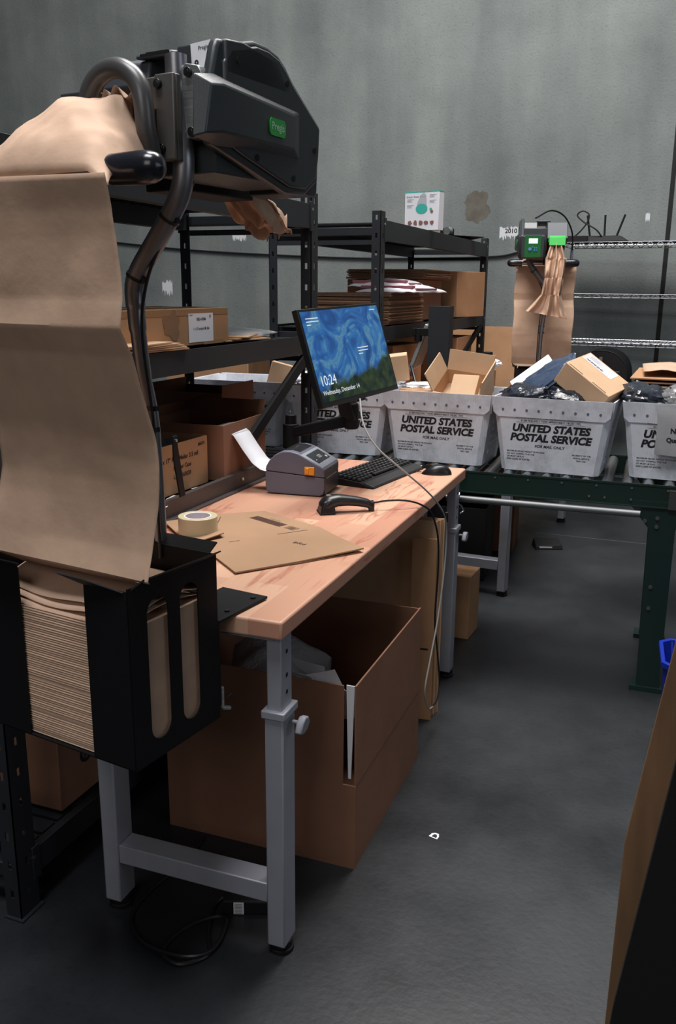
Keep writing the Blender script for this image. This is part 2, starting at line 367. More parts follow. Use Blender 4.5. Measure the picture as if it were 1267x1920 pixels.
# vertical panel joint with its dark backer strip, and a hairline floor joint
struct(MB().box(-.235, -.200, 7.992, 8.0, 0, 6.2), 'trim_1', 'bmatte')
struct(MB().box(-6.4, 4.4, 5.875, 5.879, 0, .0006), 'trim_2', mat('floor_joint', (.12, .125, .13), .6))
def blob(cx, cz, rx, rz, seed, n=40, rag=.35):
    out = []
    for i in range(n):
        a = 2*math.pi*i/n; k = 1+rag*noise.noise(Vector((math.cos(a)*1.7+seed, math.sin(a)*1.7, seed*3.1)))+rag*.5*noise.noise(Vector((math.cos(a)*6+seed, math.sin(a)*6, seed)))
        out.append((cx+rx*k*math.cos(a), cz+rz*k*math.sin(a)))
    return out
M['stain'] = mat('brown_wall_stain', (.105, .095, .078), .85, noise_amt=.25, noise_scale=9)
st = Decal(); st.poly(blob(-1.81, 2.30, .12, .13, 3.3)); s_ = st.put('wall_stain', 'stain', None, (0, 8.0, 0), (1, 0, 0), (0, 0, 1), .001)
s_['kind'] = 'structure'; s_.name = 'trim_3'
# torn white wall tags with marker writing
def wall_tag(x, z, w_, h, txt, seed, label):
    t = thing('wall_tag', label, 'tag', (x, 8.0, z))
    d = Decal(); n = 26; pts = []
    rnd = random.Random(seed)
    for i in range(n): pts.append((-w_/2+w_*i/(n-1), -h/2+rnd.uniform(-.3, .3)*h))
    for i in range(n): pts.append((w_/2-w_*i/(n-1), h/2+rnd.uniform(-.22, .12)*h))
    d.poly(pts); d.put('paper', 'wpaint', t, (0, 0, 0), (1, 0, 0), (0, 0, 1), .0015)
    if txt: Decal().text(txt, .02, .01, h*.62, .0015).put('lettering', 'ink', t, (0, 0, 0), (1, 0, 0), (0, 0, 1), .0022)
wall_tag(-1.52, 2.085, .16, .085, '2010', 3, 'torn white tag with handwritten numbers on the wall beside the far packing machine')
wall_tag(-4.14, 2.10, .15, .085, '1015', 8, 'torn white wall tag seen under the top beam of the near shelving')
wall_tag(-4.97, 1.60, .12, .12, '', 5, 'torn white wall tag left of the near shelving rear post, lowest of the wall tags')
wall_tag(-.385, 2.19, .035, .06, '', 6, 'small white paper scrap on the wall close to the dark panel joint')
tag(MB().tube([(-5.9, 7.985, 2.06), (-5.58, 7.985, 2.04), (-4.76, 7.985, 1.964), (-3.85, 7.985, 1.91), (-2.76, 7.985, 1.87), (-1.69, 7.985, 1.879), (-1.41, 7.985, 1.918), (-1.15, 7.985, 1.94)], .009, n=6).build('wall_cable', 'wire'), 'long black cable sagging along the concrete wall behind the shelving', 'cable')

# =================================================================== workbenches
def workbench(label, loc, rz):
    t = thing('workbench', label, 'workbench', loc, rz, 'adjustable packing benches')
    MB().box(-.762, 0, 0, 1.85, .846, .89).build('tabletop', 'wood', t, bevel=.006, seg=3)
    for y0 in (.02, 1.74):
        for x0 in (-.055, -.525):
            lg = MB().box(x0, x0+.047, y0, y0+.07, .028, .655).build('leg', 'silver', t, bevel=.004)
            u = MB().box(x0+.005, x0+.042, y0+.005, y0+.065, .655, .846)
            u.build('upper_post', 'silver', lg, bevel=.003)
            h = MB()
            for z in (.70, .742, .80): h.cyl((x0+.0415, y0+.035, z), (x0+.0428, y0+.035, z), .0055, n=12)
            h.build('bolt_hole', 'bmatte', lg)
            MB().box(x0-.006, x0+.053, y0-.006, y0+.076, .642, .662).build('collar', 'silver', lg, bevel=.003)
            MB().cyl((x0+.0235, y0+.035, .012), (x0+.0235, y0+.035, .03), .027, n=24).cyl((x0+.0235, y0+.035, 0), (x0+.0235, y0+.035, .012), .031, n=24).build('foot', 'bmatte', lg, bevel=.002)
            if x0 > -.1:
                k = MB().cyl((x0+.053, y0+.038, .625), (x0+.072, y0+.038, .625), .005, n=10)
                k.prism([(y0+.010, .610), (y0+.022, .632), (y0+.040, .641), (y0+.058, .636), (y0+.066, .618), (y0+.052, .606), (y0+.03, .602)], x0+.070, x0+.088)
                k.build('knob', mat('grey_knob', (.22, .225, .26), .45), lg, bevel=.004)
        br = MB().box(-.478, -.055, y0+.004, y0+.066, .145, .198)
        br.build('cross_brace', 'silver', t, bevel=.003)
        MB().box(-.70, -.03, y0-.002, y0+.075, .836, .846).build('top_bracket', 'silver', t)
    return t
workbench('grey-legged workbench with a light butcher block top in the foreground', (-.763, 1.641, 0), .75)
workbench('second grey-legged workbench behind the roller conveyor, mostly hidden by the mail tubs', (-.765, 4.47, 0), -3)
# make the lettering font ready once
# =================================================================== shelving
def post(x, y, sx, z1=1.975, z0=0):
    """perforated angle upright: one plate faces -Y/+Y end, the other faces along X; sx=+1 outer plate on +X"""
    b = MB(); th = .003; wx, wy = .047, .07; xo = x if sx > 0 else x
    def plate(lo, hi, mk):
        mid = (lo+hi)/2; z = z0
        while z < z1-1e-4:
            za = min(z+.062, z1); mk(lo, hi, z, za)
            zb = min(za+.023, z1)
            if zb > za: mk(lo, mid-.0055, za, zb); mk(mid+.0055, hi, za, zb)
            z = zb
    plate(x-wx if sx > 0 else x, x if sx > 0 else x+wx, lambda a, c, p, q: b.box(a, c, y, y+th, p, q))
    plate(y, y+wy, lambda a, c, p, q: b.box(x-th if sx > 0 else x, x if sx > 0 else x+th, a, c, p, q))
    b.box(x-.05 if sx > 0 else x-.01, x+.01 if sx > 0 else x+.05, y-.008, y+.078, 0, .006)
    return b
def shelving(label, y0, y1, levels, topz=1.975):
    """front plane x=-1.46, back plane x=-2.07"""
    t = thing('shelving_unit', label, 'shelving', (-1.76, (y0+y1)/2, 0), 0, 'dark boltless steel shelving')
    ox, oy = -1.76, (y0+y1)/2
    def W(b): b.v = [v-Vector((ox, oy, 0)) for v in b.v]; return b
    for x, s in ((-1.46, 1), (-2.075, -1)):
        for y in (y0, y1-.07): W(post(x, y, s, topz)).build('upright', 'shelf', t)
    for y in (y0+.006, y1-.07+.006):
        for z in (.30, .80, 1.30, topz-.16):
            W(MB().box(-2.06, -1.475, y, y+.02, z, z+.022)).build('cross_bar', 'shelf', t)
        for zt in levels:
            W(MB().box(-2.06, -1.475, y+.022, y+.06, zt-.075, zt-.035)).build('end_beam', 'shelf', t, bevel=.002)
    for zt in levels:
        hb = .095 if zt > 1.7 else .075
        for x in (-1.462, -2.073):
            b = MB().box(x-.0, x+.002 if x < -2 else x+.002, y0+.07, y1-.07, zt-hb, zt).box(x-.035 if x > -2 else x, x if x > -2 else x+.035, y0+.07, y1-.07, zt-hb, zt-.012)
            for yy in (y0+.055, y1-.07-.012): b.box(x-.004, x+.006, yy, yy+.027, zt-hb-.01, zt+.01)
            W(b).build('beam', 'shelf', t, bevel=.0015)
            for yy in (y0+.06, y1-.062): W(MB().cyl((x, yy, zt-.02), (x+.0065, yy, zt-.02), .006, n=10)).build('rivet', 'chrome', t)
        d = MB(); n = int((y1-y0-.16)/.065)
        for i in range(n):
            ya = y0+.08+i*(y1-y0-.16)/n
            d.box(-2.04, -1.50, ya, ya+.052, zt-.016, zt-.010); d.box(-2.04, -1.50, ya+.052, ya+.0646, zt-.024, zt-.018)
        W(d).build('deck', 'shelf', t)
    return t, W
LV1 = [.17, .935, 1.41, 1.93]
sh1, W1 = shelving('near dark steel shelving unit standing behind the foreground workbench', 1.53, 3.525, LV1)
b = MB().hexa([(-1.475, 2.85, 1.055), (-1.457, 2.85, 1.055), (-1.457, 2.905, 1.035), (-1.475, 2.905, 1.035)], [(-1.475, 3.40, 1.345), (-1.457, 3.40, 1.345), (-1.457, 3.46, 1.325), (-1.475, 3.46, 1.325)])
W1(b).build('diagonal_brace', 'blk', sh1)
sh2, W2 = shelving('far dark steel shelving unit beyond the conveyor, with a white product box on top', 4.34, 6.92, [.17, .90, 1.41, 1.935])
b = MB().hexa([(-1.475, 5.80, 1.03), (-1.457, 5.80, 1.03), (-1.457, 5.86, 1.00), (-1.475, 5.86, 1.00)], [(-1.475, 6.75, 1.35), (-1.457, 6.75, 1.35), (-1.457, 6.83, 1.33), (-1.475, 6.83, 1.33)])
W2(b).build('diagonal_brace', 'blk', sh2)

# brown-grey steel guard rail that runs along the back of the bench
t = thing('bench_back_rail', 'brown-grey steel rail along the back edge of the foreground bench top', 'rail', (-1.455, 2.5, .8905))
b = MB().box(-.008, .0, -.60, .95, 0, .062).box(-.02, -.008, -.60, .95, .052, .062).box(-.002, .018, -.60, .95, 0, .006)
b.build('rail', 'brownsteel', t, bevel=.002)
for y in (-.45, .30, .85): MB().cyl((0, y, .035), (.004, y, .035), .006, n=10).build('screw', 'chrome', t)

# =================================================================== roller conveyor
cv = thing('roller_conveyor', 'dark green gravity roller conveyor carrying the row of white mail tubs', 'conveyor', (-.8, 3.565, 0), 1.5)
for y in (0, .62):
    c = MB().box(-1.6, 1.95, y, y+.004, .775, .862).box(-1.6, 1.95, y, y+.022, .858, .862).box(-1.6, 1.95, y-.014, y, .775, .779).box(-1.6, 1.95, y-.003, y+.003, .858, .866)
    rl = c.build('side_rail', 'conv', cv)
    bl = MB()
    for i in range(26):
        x = -1.5+i*.135; bl.cyl((x, y-.004, .846), (x, y, .846), .0042, n=8)
    for x in (.50, .56, .66, .98): bl.cyl((x, y-.004, .80), (x, y, .80), .0045, n=8)
    bl.build('rail_bolts', 'chrome', rl)
n = 44
for i in range(n):
    x = -1.52+i*.08
    MB().cyl((x, .02, .842), (x, .60, .842), .023, n=14).cyl((x, .006, .842), (x, .616, .842), .005, n=8).build('roller', mat('roller_zinc', (.33, .36, .38), .3, metal=.9), cv)
MB().cyl((-.075, -.035, .752), (.70, -.035, .752), .014, n=14).build('tie_rod', 'rod', cv)
k = MB().tube([(-.02, -.035, .775), (-.02, -.055, .76), (-.02, -.05, .735), (-.01, -.035, .722), (.0, -.03, .70), (-.012, -.04, .69)], .004, n=6); k.build('hook', 'chrome', cv)
MB().box(.80, .88, -.02, -.004, .775, .85).box(.89, .95, -.02, -.004, .79, .84).build('coupling_plate', mat('worn_steel', (.08, .085, .08), .45, metal=.6), cv)
for y in (0.0, .60):
    lgg = MB().prism([(.665, .80), (.665, .775), (.735, .69), (.745, .02), (.835, .02), (.835, .69), (.90, .775), (.90, .80)], y-.006, y+.004, 'y')
    lgg.box(.745, .75, y, y+.05, .02, .69).box(.83, .835, y, y+.05, .02, .69).box(.72, .86, y-.02, y+.07, 0, .02)
    L_ = lgg.build('support_leg', 'conv', cv)
    for x, z in ((.765, .735), (.765, .70), (.72, .72), (.765, .45), (.765, .36)): MB().cyl((x, y-.012, z), (x, y-.006, z), .008, n=10).build('leg_bolt', mat('dull_bolt', (.16, .17, .17), .4, metal=.8), L_)
MB().box(.77, .80, 0, .6, .10, .13).build('leg_brace', 'conv', cv)
for y in (0.0, .60): MB().box(-1.42, -1.38, y, y+.05, 0, .775).build('support_leg', 'conv', cv)

# =================================================================== mail tubs
def tub_loops(z, hx, hy, c):
    return [(-hx+c, -hy, z), (hx-c, -hy, z), (hx, -hy+c, z), (hx, hy-c, z), (hx-c, hy, z), (-hx+c, hy, z), (-hx, hy-c, z), (-hx, -hy+c, z)]
def mail_tub(label, loc, rz):
    t = thing('mail_tub', label, 'tub', loc, rz, 'white mail tubs on the conveyor')
    H = .305; b = MB(); n = 8
    loops = [tub_loops(0, .200, .145, .02), tub_loops(H, .243, .178, .025), tub_loops(H, .239, .174, .024), tub_loops(.006, .196, .141, .02)]
    vs = sum(loops, []); fs = [list(range(n))[::-1]]+[(k*n+i, k*n+(i+1) % n, (k+1)*n+(i+1) % n, (k+1)*n+i) for k in range(3) for i in range(n)]+[[3*n+i for i in range(n)]]
    b.add(vs, fs).build('body', 'tub', t)
    sl = .043/H
    for s, nm in ((-1, 1), (1, 1)):       # long flaps folded down outside front and back
        f = MB(); z0 = H-.078
        def pt(x, z, o): y = -(.145+.033*z/H)-o; return (x, s*-y if s > 0 else y, z)
        out = [(-.236, z0+.018), (-.215, z0), (.215, z0), (.236, z0+.018), (.243, H+.003), (-.243, H+.003)]
        A = [pt(x, z, .0045) for x, z in out]; B = [pt(x, z, .0005) for x, z in out]; k = len(out)
        f.add(A+B, [list(range(k)), list(range(2*k-1, k-1, -1))]+[(i, k+i, k+(i+1) % k, (i+1) % k) for i in range(k)])
        fl = f.build('rim_flap', 'tub', t)
        h = MB()
        for i in range(9):
            x = -.196+i*.049; z = z0+.030; p = Vector(pt(x, z, .0045)); h.cyl(p, p+Vector((0, (.0014 if s > 0 else -.0014), 0)), .0052, n=12)
        h.build('vent_holes', mat('hole_grey', (.10, .11, .16), .6), fl)
    for s in (-1, 1):
        f = MB(); z0 = H-.078
        def pt(y, z, o): return (s*(.200+.043*z/H+o), y, z)
        out = [(-.15, z0+.02), (-.14, z0), (.14, z0), (.15, z0+.02), (.155, H+.002), (-.155, H+.002)]
        A = [pt(x, z, .004) for x, z in out]; B = [pt(x, z, .0005) for x, z in out]; k = len(out)
        f.add(A+B, [list(range(k)), list(range(2*k-1, k-1, -1))]+[(i, k+i, k+(i+1) % k, (i+1) % k) for i in range(k)])
        f.build('side_flap', 'tub', t)
    dm = MB()     # embossed dimples on the end wall
    for r in range(5):
        for c in range(4):
            z = .05+r*.034; y = -.055+c*.032+(r % 2)*.012; x = .200+.043*z/H+.0005
            dm.sphere((x, y, z), .010, (.28, 1, 1), 10, 6)
    dm.build('embossed_dimples', 'tub', t)
    # printing on both long sides
    for s in (-1, 1):
        d = Decal()
        d.text('WARNING - NOT FOR PRIVATE USE', 0, .100, .0165, .0007, sx=1.12)
        d.rect(-.16, .16, .0865, .0875)
        d.text('MAXIMUM PENALTY FOR THEFT OR MISUSE OF POSTAL PROPERTY', 0, .079, .0096, .0002)
        d.text('$1,000 FINE AND 3 YEARS IMPRISONMENT (18 USC 1707)', 0, .066, .0096, .0002)
        d.rect(-.14, .14, .0585, .0595)
        d.text('UNITED STATES', 0, .034, .043, .0021, .20, sx=1.02)
        d.text('POSTAL SERVICE', 0, -.006, .043, .0021, .20, sx=1.02)
        d.text('FOR MAIL ONLY', 0, -.040, .0165, .0004, .15)
        for i, q in enumerate(('MAXIMUM GROSS WEIGHT 70 POUNDS', 'DO NOT OVERFILL THIS TUB', 'LID MUST LIE FLAT', 'KEEP CLEAR OF SORTER')): d.text(q, -.175, -.066-.0115*i, .0088, .0002, align='LEFT')
        d.text('PROPERTY OF THE', .13, -.066, .0088, .0002); d.text('POSTAL SERVICE', .13, -.0775, .0088, .0002); d.text('PSIN 1256', .13, -.089, .0088, .0002)
        # recycling triangle
        for r, m_ in ((.0155, 0),):
            pts = [(.195+r*math.cos(R_(90+120*i)), .088+r*math.sin(R_(90+120*i))) for i in range(3)]
            pin = [(.195+r*.55*math.cos(R_(90+120*i)), .088+r*.55*math.sin(R_(90+120*i))) for i in range(3)]
            d.add([(x, y, 0) for x, y in pts+pin], [(0, 1, 4, 3), (1, 2, 5, 4), (2, 0, 3, 5)])
        al = math.atan(.033/H); ydir = (0, s*math.sin(al), math.cos(al))
        zc = .148; o = (0, s*(.145+.033*zc/H), zc)
        d.put('printing', 'ink', t, o, (-s*1.0, 0, 0), ydir, .0007)
    return t
def tub_at(label, x, z, y, rz): return mail_tub(label, (x, y, z), rz)
TZ = .866
tb1 = mail_tub('white mail tub holding open cardboard boxes, right behind the mouse', (-.960, 3.835, TZ), -3)
tb2 = mail_tub('white mail tub heaped with black bags and a labelled parcel, second from the right', (-.470, 3.80, TZ), -3)
tb3 = mail_tub('white mail tub with a grey sheet hanging over its front, rightmost on the conveyor', (.045, 3.84, TZ), -3)
tb4 = mail_tub('white mail tub behind the monitor arm, with a white mailer on top', (-1.455, 3.865, TZ), 4)
tb5 = mail_tub('white mail tub seen through the near shelving, leftmost on the conveyor', (-1.97, 3.90, TZ), 3)

# =================================================================== packing machines
def zigzag_stack(n, z0, z1, y0, y1, bulge):
    pts = []; 
    for i in range(n+1):
        z = z0+(z1-z0)*i/n; k = bulge*math.sin(math.pi*(i/n)*.9+.3)
        pts.append((y0-k+(.0014 if i % 2 else 0)+random.uniform(-.0005, .0005), z))
    return pts+[(y1, z1), (y1, z0)]
def machine(label, loc, rz, group='paper packing machines'):
    t = thing('paper_packing_machine', label, 'machine', loc, rz, group)
    # --- hopper
    h = MB(); z0, z1 = .672, 1.052; W = .41; D = .27; th = .003
    h.box(-W, 0, 0, D, z0, z0+th); h.box(-W, 0, D-th, D, z0, z1)
    h.box(-.113, 0, 0, th, z0, z1-.006); h.box(-W, -.297, 0, th, z0, z1-.006)
    def slotted(x):
        b = h; S = [(.050, .112), (.148, .206)]; za, zb = .712, 1.015
        b.box(x, x+th, 0, D, z0, za); b.box(x, x+th, 0, D, zb, z1); e = 0
        for a, c in S:
            b.box(x, x+th, e, a, za, zb); e = c; r = (c-a)/2; m_ = (a+c)/2
            for zc, sg in ((za, -1), (zb, 1)):
                arc = [(m_+r*math.cos(R_(q)), (zc-sg*r)+sg*r*math.sin(R_(q))) for q in range(0, 181, 15)]
                for i in range(len(arc)-1):
                    p, q = arc[i], arc[i+1]; b.prism([p, q, (q[0], zc), (p[0], zc)], x, x+th)
        b.box(x, x+th, e, D, za, zb)
    slotted(-th); slotted(-W)
    hp = h.build('hopper', 'blk', t)
    for pts in ([(-.158, -.028, 1.070), (-.100, -.014, 1.062), (-.010, 0, 1.046), (-.113, 0, 1.046)], [(-W, 0, 1.046), (-.297, 0, 1.046), (-.262, -.03, 1.068), (-W, -.03, 1.068)],
                [(-.001, .008, 1.046), (-.001, .262, 1.05), (.020, .262, 1.062), (.020, .025, 1.066)], [(-.39, D, 1.05), (-.02, D, 1.05), (-.02, D+.03, 1.068), (-.39, D+.03, 1.068)]):
        slab('hopper_lip', pts, .003, 'blk', hp)
    MB().box(-.13, .0, D, D+.19, .893, .899).box(-.13, 0, D, D+.006, .70, .899).build('mounting_plate', 'blk', t, bevel=.001)
    MB().cyl((-.02, D+.16, .899), (-.02, D+.16, .903), .006, n=10).cyl((-.02, D+.06, .899), (-.02, D+.06, .903), .006, n=10).build('plate_bolt', 'bmatte', t)
    MB().cyl((-.002, D+.012, .74), (-.002, D+.012, .69), .004, n=8).cyl((-.002, D+.012, .69), (.004, D+.03, .683), .005, n=8).build('latch_pin', 'alu', t)
    # --- mast
    P = [(-.165, .285, .80), (-.165, .285, 1.05), (-.168, .28, 1.30), (-.180, .27, 1.425), (-.190, .27, 1.515), (-.193, .27, 1.562), (-.193, .27, 1.600), (-.177, .27, 1.634), (-.130, .27, 1.690), (-.088, .27, 1.741), (-.062, .27, 1.782), (-.053, .27, 1.825), (-.055, .27, 1.88), (-.062, .27, 1.95), (-.064, .27, 2.024)]
    mp = MB().tube(P, [.0135, .014, .015, .0165, .0185, .0205, .021, .021, .021, .021, .021, .021, .021, .021, .021], n=18, sub=8).build('mast', 'tube', t)
    for c, d_ in (((-.186, .27, 1.620), (.5, 0, .8)), ((-.094, .27, 1.733), (.64, 0, .77))):
        c = Vector(c); d_ = Vector(d_).normalized(); MB().cyl(c-d_*.003, c+d_*.003, .0228, n=20).box(c.x+.016, c.x+.026, .262, .272, c.z-.012, c.z-.002).build('cable_tie', 'bplastic', mp)
    MB().tube([(-.148, .262, 1.02), (-.149, .262, 1.3), (-.160, .25, 1.5), (-.156, .262, 1.60), (-.120, .266, 1.675), (-.070, .27, 1.735), (-.038, .28, 1.80)], .0035, n=6).build('power_lead', 'wire', mp)
    for z in (1.30, 1.345): MB().box(-.190, -.146, .262, .276, z, z+.010).build('hose_clamp', 'bplastic', mp)
    # --- bracket plates and bolts
    MB().prism([(-.148, 1.835), (-.148, 1.972), (-.140, 1.982), (-.037, 1.985), (-.037, 1.833)], .236, .250, 'y').box(-.083, -.037, .228, .236, 1.833, 1.985).build('mounting_bracket', 'plate', t, bevel=.003)
    MB().prism([(-.044, 1.885), (-.044, 1.998), (-.036, 2.006), (-.006, 2.000), (.004, 1.985), (.004, 1.885), (-.004, 1.874), (-.036, 1.874)], .262, .300, 'y').build('clamp_block', 'alu', t, bevel=.002)
    for x, y, z in ((-.072, .228, 1.967), (-.068, .228, 1.854), (-.027, .262, 1.989), (-.022, .262, 1.885)):
        MB().cyl((x, y-.007, z), (x, y, z), .0085, n=16).cyl((x, y-.0075, z), (x, y-.006, z), .005, n=6).build('cap_screw', 'bplastic', t, bevel=.001)
    # --- roller bar and hoop
    rb = MB().cyl((-.40, .035, 1.795), (.02, .035, 1.795), .018, n=20).build('roller_bar', 'tube', t)
    for x, s in ((-.012, 1), (-.312, -1)):
        pr = [(0, 0), (0, .026), (.06, .0275), (.085, .026), (.098, .021), (.105, .012), (.108, 0)]
        b = MB(); n = 24
        vs = [(x+s*a, .035+r*math.cos(2*math.pi*i/n), 1.792+r*math.sin(2*math.pi*i/n)) for a, r in pr for i in range(n)]
        b.add(vs, [(k*n+i, k*n+(i+1) % n, (k+1)*n+(i+1) % n, (k+1)*n+i) for k in range(len(pr)-1) for i in range(n)]); b.build('end_cap', mat('gloss_black_cap', (.012, .013, .018), .22), rb)
    for x in (-.17, -.25): MB().hexa([(x-.01, .05, 1.78), (x+.01, .05, 1.78), (x+.01, .25, 1.84), (x-.01, .25, 1.84)], [(x-.01, .05, 1.81), (x+.01, .05, 1.81), (x+.01, .25, 1.87), (x-.01, .25, 1.87)]).build('bar_arm', 'blk', t)
    arc = [(-.143+.070*math.cos(R_(a)), .185, 1.925+.068*math.sin(R_(a))) for a in range(175, -1, -25)]
    MB().tube([(-.214, .17, 1.88)]+arc+[(-.073, .19, 1.88), (-.078, .21, 1.835)], .0185, n=18, sub=5).build('paper_hoop', mat('grey_hoop', (.085, .083, .085), .35, metal=.3), t)
    MB().box(-.30, -.215, .20, .24, 1.950, 1.966).build('guide_finger', 'plastic', t, bevel=.003)
    # --- head: body, output block, cover
    hb = MB().box(-.152, 0, .30, .60, 1.815, 2.000)
    hb.prism([(.305, 1.99), (.305, 2.050), (.36, 2.056), (.48, 2.045), (.52, 1.99)], -.09, .028, 'x')
    hb.build('head_body', 'plastic', t, bevel=.004)
    ob = MB().prism([(.29, 1.985), (.30, 2.030), (.36, 2.052), (.545, 2.040), (.60, 1.985), (.66, 1.93), (.60, 1.90), (.40, 1.93)], -.285, -.152, 'x').prism([(.285, 2.030), (.42, 2.050), (.42, 2.060), (.285, 2.040)], -.178, -.086, 'x')
    ob.build('output_block', 'plastic_gr', t, bevel=.005)
    MB().box(-.268, -.165, .40, .66, 1.800, 1.93).build('drive_housing', 'blk', t, bevel=.004)
    MB().box(-.155, -.10, .29, .305, 2.040, 2.0425).box(-.165, -.092, .284, .286, 2.035, 2.039).build('vent_slot', 'bmatte', t)
    gn = MB().box(-.275, -.160, .60, .655, 1.905, 1.945).prism([(.62, 1.955), (.675, 1.940), (.69, 1.885), (.68, 1.883), (.655, 1.93)], -.270, -.165, 'x').build('green_nozzle', 'green', t, bevel=.003)
    cov = [(.262, 1.862), (.262, 1.965), (.285, 2.035), (.293, 2.050), (.345, 2.054), (.408, 2.070), (.455, 2.070), (.495, 2.062), (.522, 2.046), (.552, 2.020), (.662, 1.948), (.656, 1.880), (.645, 1.828), (.595, 1.797), (.520, 1.797), (.33, 1.845)]
    MB().prism(cov, -.004, .020, 'x').build('side_cover', 'plastic', t, bevel=.008, seg=3)
    rim = [(.300, 2.010), (.322, 2.036), (.345, 2.042), (.408, 2.058), (.448, 2.058), (.486, 2.050), (.512, 2.034), (.540, 2.010), (.646, 1.942), (.641, 1.884), (.630, 1.838), (.588, 1.810), (.524, 1.810), (.36, 1.852), (.30, 1.87)]
    lid = MB().prism(rim, .018, .028, 'x').build('cover_lid', 'plastic', t, bevel=.004, seg=2)
    # raised tapering rib with the logo badge on it
    wd = MB().add([(.022, .205, 1.866), (.046, .215, 1.872), (.046, .235, 1.958), (.022, .212, 1.975),
                   (.028, .56, 1.868), (.034, .53, 1.885), (.034, .53, 1.952), (.028, .56, 1.962),
                   (.050, .262, 1.880), (.050, .270, 1.962), (.022, .270, 1.985), (.022, .27, 1.858)],
                  [(0, 1, 2, 3), (1, 8, 9, 2), (2, 9, 10, 3), (1, 0, 11, 8), (8, 5, 6, 9), (9, 6, 7, 10), (8, 11, 4, 5), (5, 4, 7, 6), (0, 3, 10, 11), (11, 10, 7, 4)])
    wd.build('raised_rib', 'plastic', t, bevel=.003)
    bd = MB().prism([(-.031, -.010), (-.026, -.0165), (.026, -.0165), (.031, -.010), (.031, .010), (.026, .0165), (-.026, .0165), (-.031, .010)], 0, .0022, 'z')
    xd = Vector((-.0155, .27, 0)).normalized(); mxx = Matrix((xd, Vector((0, 0, 1)), xd.cross(Vector((0, 0, 1))))).transposed().to_4x4(); mxx.translation = Vector((.0395, .458, 1.916))
    bd.v = [mxx @ v for v in bd.v]; bg = bd.build('logo_badge', mat('badge_green', (.03, .36, .07), .4), t)
    d = Decal(); d.text('Pregis', 0, .001, .021, .0002); d.put('lettering', mat('pale_green_print', (.45, .75, .5), .5), bg, mxx.translation+mxx.col[2].xyz*.0022, xd, (0, 0, 1), .0004)
    for y, z in ((.343, 2.020), (.513, 2.010), (.622, 1.895), (.536, 1.828), (.401, 1.853)):
        MB().cyl((.026, y, z), (.0295, y, z), .0065, n=14).build('cover_screw', 'bmatte', lid)
    # sticker on the back of the head
    sk = Decal(); sk.rect(-.024, .024, -.029, .029); so = sk.put('sticker', 'white', t, (-.030, .305, 2.022), (1, 0, .06), (0, 0, 1), .0006)
    d = Decal(); d.text('Pregis', .006, .018, .010, .0001); d.text('8', -.012, -.010, .022, .0005)
    for i in range(4): d.rect(.000, .019, -.024+i*.002, -.0235+i*.002)
    d.put('lettering', 'ink', so, (-.030, .305, 2.022), (1, 0, .06), (0, 0, 1), .0012)
    # control panel on the output side
    cp = MB().prism([(.60, 1.805), (.60, 1.955), (.645, 1.955), (.672, 1.945), (.662, 1.81), (.65, 1.80)], -.135, .010, 'x')
    cb = cp.build('control_box', 'plastic', t, bevel=.003)
    yd = Vector((0, .010, .135)).normalized(); o = Vector((-.0625, .6675, 1.878))
    d = Decal(); d.m = 0; d.rect(-.052, .052, -.066, .070); d.put('panel_face', 'dgreen', cb, o, (-1, 0, 0), yd, .0008)
    d = Decal(); d.rect(-.028, .030, .020, .052); d.put('display', 'screenlcd', cb, o, (-1, 0, 0), yd, .0016)
    d = MB(); 
    for (bx, bz, r) in ((-.018, -.015, .011), (.012, -.008, .005), (.012, -.022, .005), (-.002, -.002, .004), (.026, -.008, .004), (.026, -.022, .004)):
        p = o+Vector((-bx, 0, 0))+yd*bz; d.cyl(p, p+Vector((0, .005, 0)), r, n=12)
    d.build('button', mat('button_blue', (.08, .22, .45), .4), cb)
    return t
m1 = machine('large packing paper machine on a steel mast at the near end of the foreground bench', (-.925, 1.308, 0), -8.7)
m2 = dup(m1, (-1.185, 6.75, 0), 191, 'small-looking packing paper machine with a lit display, far away in front of the wire shelf')

